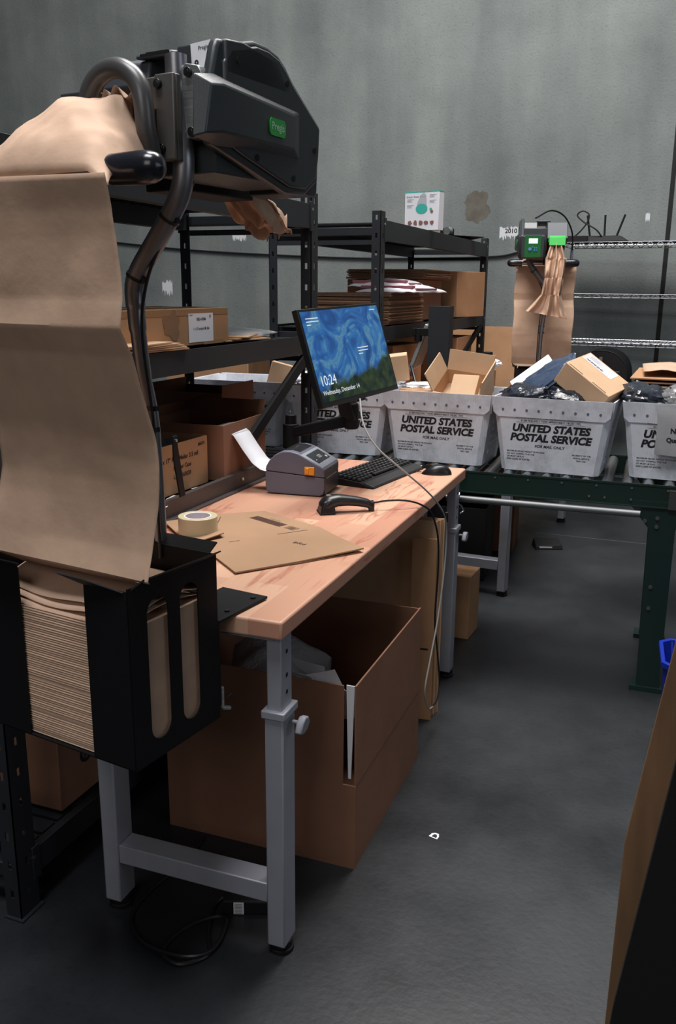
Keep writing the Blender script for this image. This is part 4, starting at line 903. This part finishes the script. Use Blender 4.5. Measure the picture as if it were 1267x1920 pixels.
MB_ = MB().add([(.276, -.324, .28), (.284, -.324, .28), (.292, -.324, .56), (.268, -.324, .56), (.276, -.320, .28), (.284, -.320, .28), (.292, -.320, .56), (.268, -.320, .56)], [(0, 1, 2, 3), (7, 6, 5, 4), (0, 4, 5, 1), (1, 5, 6, 2), (2, 6, 7, 3), (3, 7, 4, 0)]); MB_.build('corner_gap_papers', 'white', c)
for i in range(5): tag(MB().box(-.29, .29, -.0025, .0025, 0, .78).build('flattened_carton', 'card' if i % 2 else 'card_lt', loc=(-1.068+.004*i, 3.02+.012*i, .0), rz=1.0), 'flattened carton standing on edge under the foreground bench, '+('nearest', 'second nearest', 'middle', 'second farthest', 'farthest')[i]+' of five', 'cardboard', 'flattened cartons standing under the bench')
tag(MB().box(-.045, .045, -.003, .003, 0, .72).build('flattened_carton', 'card', loc=(-.815, 2.995, 0), rz=6), 'narrow cardboard strip with punched edge beside the far bench leg', 'cardboard')
d = Decal(); d.rect(-.012, .026, .285, .292)
for i in range(14): d.rect(-.036, -.033, .05+i*.016, .058+i*.016)
d.put('perforation', 'ink', bpy.data.objects['flattened_carton.005'], (0, -.003, 0), (1, 0, 0), (0, 0, 1), .001)
c = carton('small cardboard box on the floor just beyond the far leg of the foreground bench', (-.935, 3.925, 0), (.24, .17, .31), -3, m='card')
# power things on the floor under the near end
t = thing('power_adapter', 'black power adapter with a small white rating label lying under the foreground bench', 'adapter', (-.93, 1.80, 0), 20)
MB().box(-.075, .075, -.032, .032, 0, .042).build('case', 'bmatte', t, bevel=.005)
d = Decal(); d.rect(-.045, -.018, -.018, .018); q = d.put('rating_label', 'white', t, (0, -.032, .021), (1, 0, 0), (0, 0, 1), .0006)
d = Decal()
for i in range(7): d.rect(-.042, -.022, -.015+i*.0045, -.0135+i*.0045)
d.put('lettering', 'ink', q, (0, -.032, .021), (1, 0, 0), (0, 0, 1), .0012)
tag(MB().tube([(-1.00, 1.80, .02), (-1.02, 1.76, .006), (-.985, 1.66, .006), (-.95, 1.60, .006), (-1.00, 1.545, .006), (-1.06, 1.57, .006), (-1.05, 1.66, .006), (-.99, 1.72, .012), (-.955, 1.70, .016), (-.945, 1.61, .012), (-1.0, 1.56, .016), (-1.12, 1.575, .006), (-1.20, 1.64, .006), (-1.215, 1.74, .006), (-1.19, 1.90, .006), (-1.20, 2.02, .006)], .0055, n=8, sub=8).build('power_cable', 'wire'), 'thick black power cable coiled on the floor between the foreground bench legs', 'cable')
t = thing('floor_sticker', 'tiny white peeled sticker on the concrete floor in the aisle', 'sticker', (-.561, 2.288, 0), -10)
d = Decal(); d.poly([(-.014, -.012), (.014, -.014), (.014, .0), (.008, .013), (-.004, .013), (-.012, .006)]); d.put('paper', 'white', t, (0, 0, 0), (1, 0, 0), (0, 1, 0), .0012)
d = Decal(); d.poly([(-.006, -.009), (.009, -.010), (.009, -.002), (.003, .007), (-.004, .004)]); d.put('mark', 'ink', t, (0, 0, 0), (1, 0, 0), (0, 1, 0), .002)

# =================================================================== tub contents
def bag(label, loc, size, rz=0, m='bpoly', seed=0, group=None, tilt=(0, 0), name='poly_bag', cat='bag'):
    sx, sy, sz = size; vs = MB(); vs.sphere((0, 0, 0), 1, (1, 1, 1), 34, 22)
    out = []
    for v in vs.v:
        x, y, z = v; k = lambda q: math.copysign(abs(q)**.62, q)
        p = Vector((k(x), k(y), z*(1-.35*abs(x)**3)))
        n_ = noise.noise(p*2.1+Vector((seed, 0, 0)))*.22+abs(noise.noise(p*4.6+Vector((0, seed, 0))))*.20
        p *= (1+n_-.05); out.append(Vector((p.x*sx/2, p.y*sy/2, p.z*sz/2)))
    vs.v = out; o = vs.build(name, m, None, sharp=26); o.location = loc; o.rotation_euler = (R_(tilt[0]), R_(tilt[1]), R_(rz))
    return tag(o, label, cat, group)
bag('black poly mailer bag heaped at the left end of the second tub from the right', (-.585, 3.775, 1.175), (.26, .22, .10), 8, seed=1, tilt=(8, -12))
bag('shiny dark blue-black poly bag leaning up against the labelled parcel', (-.525, 3.78, 1.245), (.27, .18, .055), 10, m=mat('navy_poly', (.045, .065, .11), .2, bump=.45, bump_scale=26), seed=4, tilt=(20, -38))
bag('crumpled black poly bag under the labelled parcel', (-.42, 3.75, 1.17), (.20, .20, .10), -10, seed=9, tilt=(5, 10))
o = tag(MB().box(-.10, .10, -.07, .07, -.004, .004).build('padded_mailer', 'wplastic', loc=(-.595, 3.86, 1.245), bevel=.003), 'white mailer edge sticking out behind the navy poly bag', 'mailer'); o.rotation_euler = (R_(25), R_(-38), R_(10))
mxp = Matrix.Translation((-.338, 3.78, 1.231)) @ Euler((R_(8.4), R_(34.6), R_(-13.1))).to_matrix().to_4x4() @ T(0, 0, -.0485)
c = carton('tan parcel with a big white shipping label, tilted on top of the black bags', None, (.225, .234, .097), mx=mxp, m='card_lt', tape=False)
d = Decal(); d.rect(-.075, .075, -.035, .045); q = d.put('shipping_label', 'white', c, (-.030, .058, .097), (1, 0, 0), (0, 1, 0), .0008)
d = Decal()
for i in range(16): d.rect(-.06+i*.0055, -.0575+i*.0055+(.001 if i % 3 else 0), -.028, -.012)
for i in range(4): d.rect(-.06, .0-.01*(i % 2), .005+i*.009, .0075+i*.009)
d.put('lettering', 'ink', q, (-.030, .058, .097), (1, 0, 0), (0, 1, 0), .0014)
d = Decal(); d.rect(-.10, -.03, -.110, -.106); d.rect(.02, .09, -.110, -.106); d.put('lid_slot', 'ink', c, (0, 0, .097), (1, 0, 0), (0, 1, 0), .0008)
# tub 1: open cartons
mxo = Matrix.Translation((-.895, 3.86, 1.13)) @ Euler((R_(30), R_(6), R_(-6))).to_matrix().to_4x4()
carton('open tan carton tipped toward the camera inside the tub behind the mouse', None, (.22, .18, .08), 0, True, (('-x', 70), ('+y', 60), ('+x', 80)), m='card_lt', mx=mxo, flap_len=.09)
mxo = Matrix.Translation((-.868, 3.775, 1.165)) @ Euler((R_(52), R_(0), R_(-4))).to_matrix().to_4x4()
carton('pale closed carton propped inside the open tan carton', None, (.115, .13, .045), mx=mxo, m='card_lt', tape=False)
carton('little cardboard box at the left end of the tub behind the mouse', (-1.09, 3.80, 1.09), (.16, .14, .075), 12, m='card')
mxo = Matrix.Translation((-1.225, 3.95, 1.19)) @ Euler((R_(10), R_(-8), R_(15))).to_matrix().to_4x4()
carton('small upright carton seen just right of the lit monitor', None, (.10, .06, .12), mx=mxo, m='card_lt', tape=False)
bag('white plastic scrap lying on the rim near the monitor corner', (-1.12, 3.93, 1.17), (.13, .10, .03), 0, m='wplastic', seed=6)
bag('crumpled white paper at the back of the tub with the open cartons', (-.80, 3.93, 1.285), (.10, .07, .035), 15, m='white', seed=12, cat='paper', name='paper_scrap')
# tub 4, tub 5
bag('white poly mailer bulging from the tub behind the monitor arm', (-1.53, 3.80, 1.185), (.34, .26, .09), 6, m='wplastic', seed=3, name='padded_mailer', cat='mailer')
mxo = Matrix.Translation((-1.815, 3.86, 1.12)) @ Euler((R_(-4), R_(15), R_(22))).to_matrix().to_4x4()
carton('small tan box standing in the leftmost mail tub', None, (.10, .19, .135), mx=mxo, m='card_lt', tape=False)
# tub 3
bag('black poly bag at the left end of the rightmost tub', (-.13, 3.80, 1.175), (.20, .20, .11), 20, seed=5, tilt=(6, 8))
bag('second black poly bag behind the clear bag in the rightmost tub', (.05, 3.92, 1.175), (.26, .18, .10), -15, seed=7)
bag('clear crinkled plastic bag hanging over the rightmost tub rim', (.03, 3.79, 1.19), (.20, .22, .10), 5, m='clear', seed=11)
t = thing('hanging_card', 'worn grey sheet with printing hung over the front of the rightmost tub', 'sheet', (.03, 3.648, 1.06), -3)
MB().add([(-.102, -.002, -.085), (.14, -.002, -.095), (.14, -.002, .055), (-.100, -.002, .06), (-.112, .012, .11), (.14, .012, .11),
          (-.102, 0, -.085), (.14, 0, -.095), (.14, 0, .055), (-.100, 0, .06), (-.112, .014, .11), (.14, .014, .11)],
         [(0, 1, 2, 3), (3, 2, 5, 4), (9, 8, 7, 6), (10, 11, 8, 9), (0, 6, 7, 1), (1, 7, 8, 2), (2, 8, 11, 5), (5, 11, 10, 4), (4, 10, 9, 3), (3, 9, 6, 0)]).build('sheet', mat('worn_grey_card', (.30, .30, .31), .6, noise_amt=.15, noise_scale=12), t)
d = Decal(); d.text('NON-', -.05, .010, .028, .0012, align='LEFT'); d.text('Quantity', -.062, -.026, .024, .0012, align='LEFT'); d.put('lettering', 'ink', t, (0, -.002, 0), (1, 0, 0), (0, 0, 1), .0008)

# =================================================================== far shelving contents
d_ = T(0, 0, 0)
t = thing('product_box', 'white retail box with a teal and grey scoop picture on top of the far shelving', 'box', (-1.515, 5.30, 1.938), -14); t.scale = (1, 1, .87)
MB().box(-.115, .115, -.03, .03, 0, .250).build('carton', mat('white_card_gloss', (.72, .72, .76), .35), t, bevel=.0015)
MB().box(-.1155, .1155, -.0305, .0305, .244, .2515).build('teal_top', 'teal', t)
d = Decal(); d.text('Eraser Sheet Scoop', -.105, .218, .0165, .0002, .2, align='LEFT')
for x, y in ((-.10, .200), (-.10, .163), (.052, .226), (.052, .190)):
    for i, w_ in enumerate((.045, .03, .035)): d.rect(x, x+w_, y-i*.0075, y-i*.0075+.0022)
d.put('lettering', mat('grey_ink', (.18, .18, .2), .7), t, (0, -.03, 0), (1, 0, 0), (0, 0, 1), .0008)
d = Decal(); d.poly([(-.035, .150), (-.028, .185), (-.005, .232), (.012, .240), (.028, .230), (.032, .200), (.034, .150)]); d.put('scoop_picture', mat('pict_grey', (.42, .42, .46), .5), t, (0, -.03, 0), (1, 0, 0), (0, 0, 1), .0008)
d = Decal(); d.poly([(.0+.040*math.cos(a/10*math.pi), .140+.032*math.sin(a/10*math.pi)) for a in range(20)]); d.poly([(.062+.009*math.cos(a/8*math.pi), .135+.009*math.sin(a/8*math.pi)) for a in range(16)]); d.put('teal_bowl', 'teal', t, (0, -.03, 0), (1, 0, 0), (0, 0, 1), .0014)
d = Decal(); d.poly([(.069+.010*math.cos(a/8*math.pi), .120+.010*math.sin(a/8*math.pi)) for a in range(16)])
rnd = random.Random(2)
for i in range(5):
    cx_ = -.078+i*.037; d.poly([(cx_+rnd.uniform(.6, 1)*.017*math.cos(a/5*math.pi), .050+rnd.uniform(.5, 1)*.020*math.sin(a/5*math.pi)) for a in range(10)])
d.put('small_pictures', mat('pict_brown', (.24, .10, .08), .6), t, (0, -.03, 0), (1, 0, 0), (0, 0, 1), .0018)
t = thing('webcam', 'black webcam with a shiny lens on the far shelving behind the white retail box', 'camera', (-1.53, 5.95, 1.938), -20)
MB().box(-.05, .03, -.03, .03, 0, .055).build('body', 'bmatte', t, bevel=.01); MB().cyl((.01, -.035, .035), (.01, .0, .035), .026, n=20).build('lens', 'alu', t)
o = tag(MB().box(-.11, .11, -.16, .16, 0, .004).build('black_folder', 'bmatte', loc=(-1.56, 6.32, 1.945), bevel=.001), 'flat black folder overhanging the top of the far shelving', 'folder'); o.rotation_euler = (0, R_(-6), R_(-30))
ORD = ['topmost', 'second from the top', 'third from the top']+[w+' from the top' for w in 'fourth fifth sixth seventh eighth ninth tenth eleventh twelfth thirteenth fourteenth'.split()]
BOT = ['lowest']+[w+' from the bottom' for w in 'second third fourth fifth sixth seventh eighth ninth tenth eleventh twelfth thirteenth fourteenth'.split()]
def flats(n, loc, size, label, group, m=('card_dk', 'card', 'edge'), rz=0, th=.0062, seed=0):
    r = random.Random(seed)
    for i in range(n):
        tag(MB().box(-size[0]/2, size[0]/2, -size[1]/2, size[1]/2, 0, th*.86).build('flattened_carton', m[r.randrange(len(m))], loc=(loc[0]+r.uniform(-.006, .006), loc[1]+r.uniform(-.006, .006), loc[2]+i*th), rz=rz+r.uniform(-1.2, 1.2)), label+', '+(BOT[i] if i < n/2 else ORD[n-1-i]), 'cardboard', group)
flats(27, (-1.74, 4.92, 1.412), (.50, .66, 0), 'flattened carton in the tall pile under the striped mailers', 'flattened cartons under the white mailers', seed=1)
flats(9, (-1.75, 5.62, 1.66), (.50, .62, 0), 'dark flattened carton in the small high pile under the top beam', 'flattened cartons in the high pile', m=('edge', 'card_dk'), seed=2, th=.0065)
carton('dark carton carrying the small high pile of flattened cartons', (-1.78, 5.62, 1.412), (.46, .56, .246), 0, m='card_dk', tape=False)
carton('big plain tan carton standing at the right end of the far shelf', (-1.66, 6.40, 1.412), (.44, .40, .31), -16, m='card', tape=False)
for i, (x, y, z, rz, lb_) in enumerate(((-1.60, 4.92, 1.612, 4, 'white poly mailer with red stripes, upper of the two on the flattened cartons'), (-1.50, 4.86, 1.583, -6, 'white poly mailer with red stripes, lower one nearer the shelf edge'))):
    t = thing('padded_mailer', lb_, 'mailer', (x, y, z), rz)
    MB().grid(lambda u, v: ((u-.5)*.34, (v-.5)*.50, .045*math.sin(math.pi*u)**.4*math.sin(math.pi*v)**.4+.006*noise.noise(Vector((u*6, v*6, i)))), 26, 26).build('sleeve', 'wplastic', t, solid=.003, sharp=70)
    MB().box(-.15, .15, -.225, -.18, .020, .034).build('red_stripe', 'red', t)
    MB().box(.158, .166, -.2, .10, .012, .022).build('red_stripe', 'red', t)
c = carton('cardboard box with a shop name printed sideways, left of the black column', (-1.66, 5.02, .905), (.32, .40, .385), -8, m='card')
d = Decal(); d.text('UPS Store', .01, -.03, .075, .002, rot=-90); d.add(*textmesh('O', .05, .001), T(-.0, -.165, 0)); d.put('lettering', 'inkbrown', c, (-.04, -.20, .20), (1, 0, 0), (0, 0, 1), .001)
d = Decal(); d.text('UPS Store', .06, -.03, .060, .002, rot=-90); d.put('lettering', 'inkbrown', c, (.16, 0, .20), (0, 1, 0), (0, 0, 1), .001)
carton('cardboard box with small print on the far shelf, partly hidden by the monitor corner', (-1.72, 4.62, .905), (.20, .22, .38), 0, m='card')
carton('tan carton behind the diagonal brace of the far shelving', (-1.72, 6.30, .905), (.50, .44, .37), 0, m='card', tape=False)
for i in range(3):
    o = MB().box(-.40, .40, 0, .006, 0, 1.30).build('leaning_cardboard', 'card', loc=(-1.71-.01*i, 7.60+.03*i, 0)); o.rotation_euler = (R_(-7), 0, 0)
    tag(o, 'large cardboard sheet leaning on the wall by the far packing machine, '+('front', 'middle', 'rear')[i]+' one', 'cardboard', 'cardboard sheets leaning on the wall')
# column and second monitor on bench two
t = thing('steel_column', 'short black steel column standing on the second bench beside the far shelving', 'column', (-1.205, 4.56, .8905), 0)
MB().box(-.055, .055, -.005, 0, 0, .625).box(-.055, -.050, 0, .09, 0, .625).box(.050, .055, 0, .09, 0, .625).build('channel', 'shelf', t, bevel=.001)
MB().box(-.09, .09, -.05, .12, 0, .006).build('base_plate', 'shelf', t)
MB().box(-.15, -.055, .02, .05, .47, .51).cyl((-.12, .035, .44), (-.12, .035, .51), .02, n=14).build('arm', 'blk', t, bevel=.003)
mx2 = Matrix.Translation((-1.335, 4.66, 1.295)) @ Euler((0, 0, R_(9))).to_matrix().to_4x4() @ rotm(0, 20, 0)
t = thing('computer_monitor', 'second monitor seen edge-on between the lit monitor and the black column', 'monitor', mx=mx2)
MB().box(-.012, .010, -.05, .42, -.13, .13).build('bezel', 'alu', t, bevel=.003); MB().box(.010, .0115, -.04, .41, -.12, .12).build('screen', 'bplastic', t)
t = thing('spray_bottle', 'black bottle with a wide cap on the second bench behind the mail tubs', 'bottle', (-.985, 4.78, .8905))
MB().cyl((0, 0, 0), (0, 0, .30), .032, n=20).cyl((0, 0, .30), (0, 0, .345), .032, .020, n=20).build('bottle', 'bplastic', t, bevel=.002)
MB().cyl((0, 0, .345), (0, 0, .385), .025, n=20).build('cap', 'bmatte', t, bevel=.002)
carton('cardboard box on the second bench just left of the black bottle', (-1.045, 4.95, .8905), (.11, .20, .27), 0, m='card', tape=False)
for i, pts in enumerate(([(-1.40, 4.55, 1.15), (-1.33, 4.52, 1.02), (-1.25, 4.50, .98), (-1.22, 4.52, 1.10), (-1.20, 4.55, 1.2)], [(-1.36, 4.60, 1.20), (-1.30, 4.50, 1.08), (-1.33, 4.48, .98), (-1.24, 4.47, .96), (-1.17, 4.5, 1.05)])):
    tag(MB().tube(pts, .007, n=8).build('loose_cable', 'wire'), 'thick black cable looping behind the tubs below the black column, '+('upper', 'lower')[i]+' one', 'cable', 'cables below the black column')
# =================================================================== wire shelving, router, chair
t = thing('wire_shelving', 'chrome wire shelving unit against the concrete wall on the right', 'shelving', (-.10, 7.55, 0), -2.5)
X0, X1, Yf, Yb = -.86, 1.6, -.22, .22
for x in (X0, X1):
    for y in (Yf, Yb): MB().cyl((x, y, 0), (x, y, 1.99), .0125, n=12).build('post', 'chrome', t)
M['wirec'] = mat('shelf_wire_chrome', (.10, .105, .12), .40, metal=.8)
for z in (.20, .84, 1.205, 1.575, 1.965):
    s = MB()
    for y in (Yf, Yb):
        s.cyl((X0, y, z), (X1, y, z), .0035, n=6); s.cyl((X0, y, z-.028), (X1, y, z-.028), .0035, n=6)
        k = int((X1-X0)/.036); s.m = 0
        for i in range(k): 
            xa = X0+i*(X1-X0)/k; xb = X0+(i+1)*(X1-X0)/k; s.m = 1; s.cyl((xa, y, z-.028 if i % 2 else z), (xb, y, z if i % 2 else z-.028), .004, n=5)
    s.m = 0
    for x in (X0, X1): s.cyl((x, Yf, z), (x, Yb, z), .0035, n=6); s.cyl((x, Yf, z-.028), (x, Yb, z-.028), .0035, n=6)
    n = int((X1-X0)/.028)
    for i in range(n): x = X0+i*(X1-X0)/n; s.cyl((x, Yf, z+.002), (x, Yb, z+.002), .0018, n=5)
    for y in (-.07, .07): s.cyl((X0, y, z-.003), (X1, y, z-.003), .003, n=6)
    s.build('wire_shelf', ['wirec', 'chrome'], t)
MB().box(X0+.01, X1-.01, Yf+.012, Yb-.012, 1.9675, 1.9695).build('shelf_liner', 'bmatte', t)
t = thing('wifi_router', 'black router with three upright antennas on top of the wire shelving', 'router', (-.70, 7.52, 1.972), -4)
MB().hexa([(-.16, -.10, 0), (.22, -.10, 0), (.22, .10, 0), (-.16, .10, 0)], [(-.13, -.08, .045), (.15, -.08, .045), (.15, .08, .045), (-.13, .08, .045)]).build('body', 'bmatte', t, bevel=.004)
for x, dx in ((-.075, -.03), (.035, -.004), (.125, .055)): MB().cyl((x, -.05, .035), (x+dx, -.05, .20), .008, n=8).build('antenna', 'bmatte', t)
MB().box(-.05, .02, -.082, -.078, .020, .030).build('port_label', 'alu', t)
o = tag(MB().box(-.11, .11, -.05, .05, 0, .045).build('network_switch', 'bmatte', loc=(-.90, 7.46, 1.972), bevel=.003), 'small black network box left of the router', 'switch')
tag(MB().tube([(-.93, 7.44, 2.005), (-.88, 7.42, 2.02), (-.81, 7.42, 2.10), (-.79, 7.42, 2.17), (-.84, 7.42, 2.20), (-.88, 7.42, 2.17), (-.83, 7.42, 2.12), (-.73, 7.42, 2.06), (-.68, 7.44, 2.00)], .006, n=8).build('router_cable', 'wire'), 'black cable looping up in the air left of the router antennas', 'cable')
tag(MB().tube([(-1.06, 6.55, 2.09), (-.98, 6.70, 2.15), (-.90, 6.80, 2.12), (-.85, 6.9, 2.02), (-.86, 7.1, 1.90)], .006, n=8).build('machine_cable', 'wire'), 'black cable arching from the top of the far packing machine', 'cable')
t = thing('domed_case', 'black domed carrying case on the lower wire shelf behind the tilted parcel', 'case', (-.60, 7.50, .842), -3)
MB().grid(lambda u, v: (.21*math.cos(math.pi*(1-u))*(1 if v < .5 else 1), (v-.5)*.34, .30*math.sin(math.pi*u)**.55), 30, 6).build('shell', 'bmatte', t, solid=.006)
MB().prism([(.21*math.cos(math.pi*(1-k/24)), .298*math.sin(math.pi*k/24)**.55) for k in range(25)], -.168, -.160, 'y').prism([(.21*math.cos(math.pi*(1-k/24)), .298*math.sin(math.pi*k/24)**.55) for k in range(25)], -.160, -.159, 'y').build('end_cap', 'bplastic', t)
MB().box(-.012, .012, -.176, -.168, .16, .25).box(-.15, .15, -.172, -.168, .135, .142).build('highlight_lines', mat('highlight_grey', (.12, .12, .13), .4), t)  # pale strips stand in for highlight lines on the dark shell
# kraft sheets and flats piled on a carton behind the rightmost tub
carton('tall cardboard carton on the floor behind the conveyor at the right edge', (.50, 4.85, 0), (.62, .60, 1.13), 0, m='card_dk')
for i in range(4): tag(MB().box(-.38, .38, -.32, .32, 0, .006).build('flattened_carton', ('card', 'card_lt', 'card_dk', 'card')[i], loc=(.19-.012*i, 4.83, 1.133+.018*i), rz=2-i), 'flat cardboard sheet on the tall carton at the right edge, '+('lowest', 'second', 'third', 'topmost')[i]+' of four', 'cardboard', 'cardboard sheets on the tall carton')
tag(MB().grid(lambda u, v: ((u-.5)*.72, (v-.5)*.5, .02+.10*u*u+.015*noise.noise(Vector((u*7, v*5, 1)))+.01*math.sin(u*14)), 26, 18).build('kraft_paper', 'kraft', loc=(.17, 4.85, 1.20), rz=3, solid=.001, sharp=30), 'loose wavy sheet of kraft paper on the pile behind the rightmost tub', 'paper')
# under the conveyor, far floor
t = thing('foot_pedal', 'small black foot pedal on the floor beneath the second bench', 'pedal', (-.70, 5.55, 0), 20)
MB().hexa([(-.09, -.06, 0), (.09, -.06, 0), (.09, .06, 0), (-.09, .06, 0)], [(-.08, -.05, .02), (.08, -.05, .03), (.08, .05, .05), (-.08, .05, .05)]).build('base', 'bmatte', t, bevel=.004); MB().box(-.06, .02, -.056, -.05, .004, .018).build('label', 'white', t)
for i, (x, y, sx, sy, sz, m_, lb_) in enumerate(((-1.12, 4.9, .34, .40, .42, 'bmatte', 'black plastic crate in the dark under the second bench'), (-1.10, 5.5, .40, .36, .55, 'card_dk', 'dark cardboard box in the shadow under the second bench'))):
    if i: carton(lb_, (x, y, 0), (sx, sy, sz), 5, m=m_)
    else:
        t = thing('plastic_crate', lb_, 'crate', (x, y, 0), 5); b = MB()
        b.box(-sx/2, sx/2, -sy/2, sy/2, 0, .01); 
        for q in (-1, 1): b.box(q*sx/2, q*(sx/2-.006), -sy/2, sy/2, 0, sz); b.box(-sx/2, sx/2, q*sy/2, q*(sy/2-.006), 0, sz)
        b.build('body', m_, t, bevel=.002)
# =================================================================== right foreground
t = thing('blue_bin', 'blue plastic bin on the floor behind the leaning board at the right edge', 'bin', (.195, 3.16, 0), 4)
b = MB(); n = 8
loops = [tub_loops(0, .13, .10, .03), tub_loops(.35, .165, .13, .035), tub_loops(.35, .158, .123, .033), tub_loops(.01, .124, .094, .028)]
b.add(sum(loops, []), [list(range(n))[::-1]]+[(k*n+i, k*n+(i+1) % n, (k+1)*n+(i+1) % n, (k+1)*n+i) for k in range(3) for i in range(n)]+[[3*n+i for i in range(n)]]); b.build('body', 'blue', t, bevel=.003)
l2 = [tub_loops(.335, .172, .137, .037), tub_loops(.355, .172, .137, .037), tub_loops(.355, .158, .123, .033), tub_loops(.335, .158, .123, .033)]
MB().add(sum(l2, []), [(k*n+i, k*n+(i+1) % n, ((k+1) % 4)*n+(i+1) % n, ((k+1) % 4)*n+i) for k in range(4) for i in range(n)]).build('rim', 'blue', t, bevel=.002)
# tall brown board standing close by on the right with a black panel in front of it
bd_ = MB().prism([(-.030, 0), (-.014, .50), (-.012, .82), (.030, 1.16), (.125, 1.90), (.62, 1.90), (.62, 0)], 1.20, 1.212, 'y').build('brown_board', 'board', bevel=.001)
tag(bd_, 'plain brown board standing in the right foreground corner', 'board')
bd_ = MB().prism([(-.048, 0), (-.004, .71), (.038, 1.075), (.105, 1.60), (.64, 1.60), (.64, 0)], 1.00, 1.015, 'y').build('foreground_screen', 'bmatte', bevel=.001)
tag(bd_, 'black panel standing in front of the brown board at the bottom right corner', 'panel')
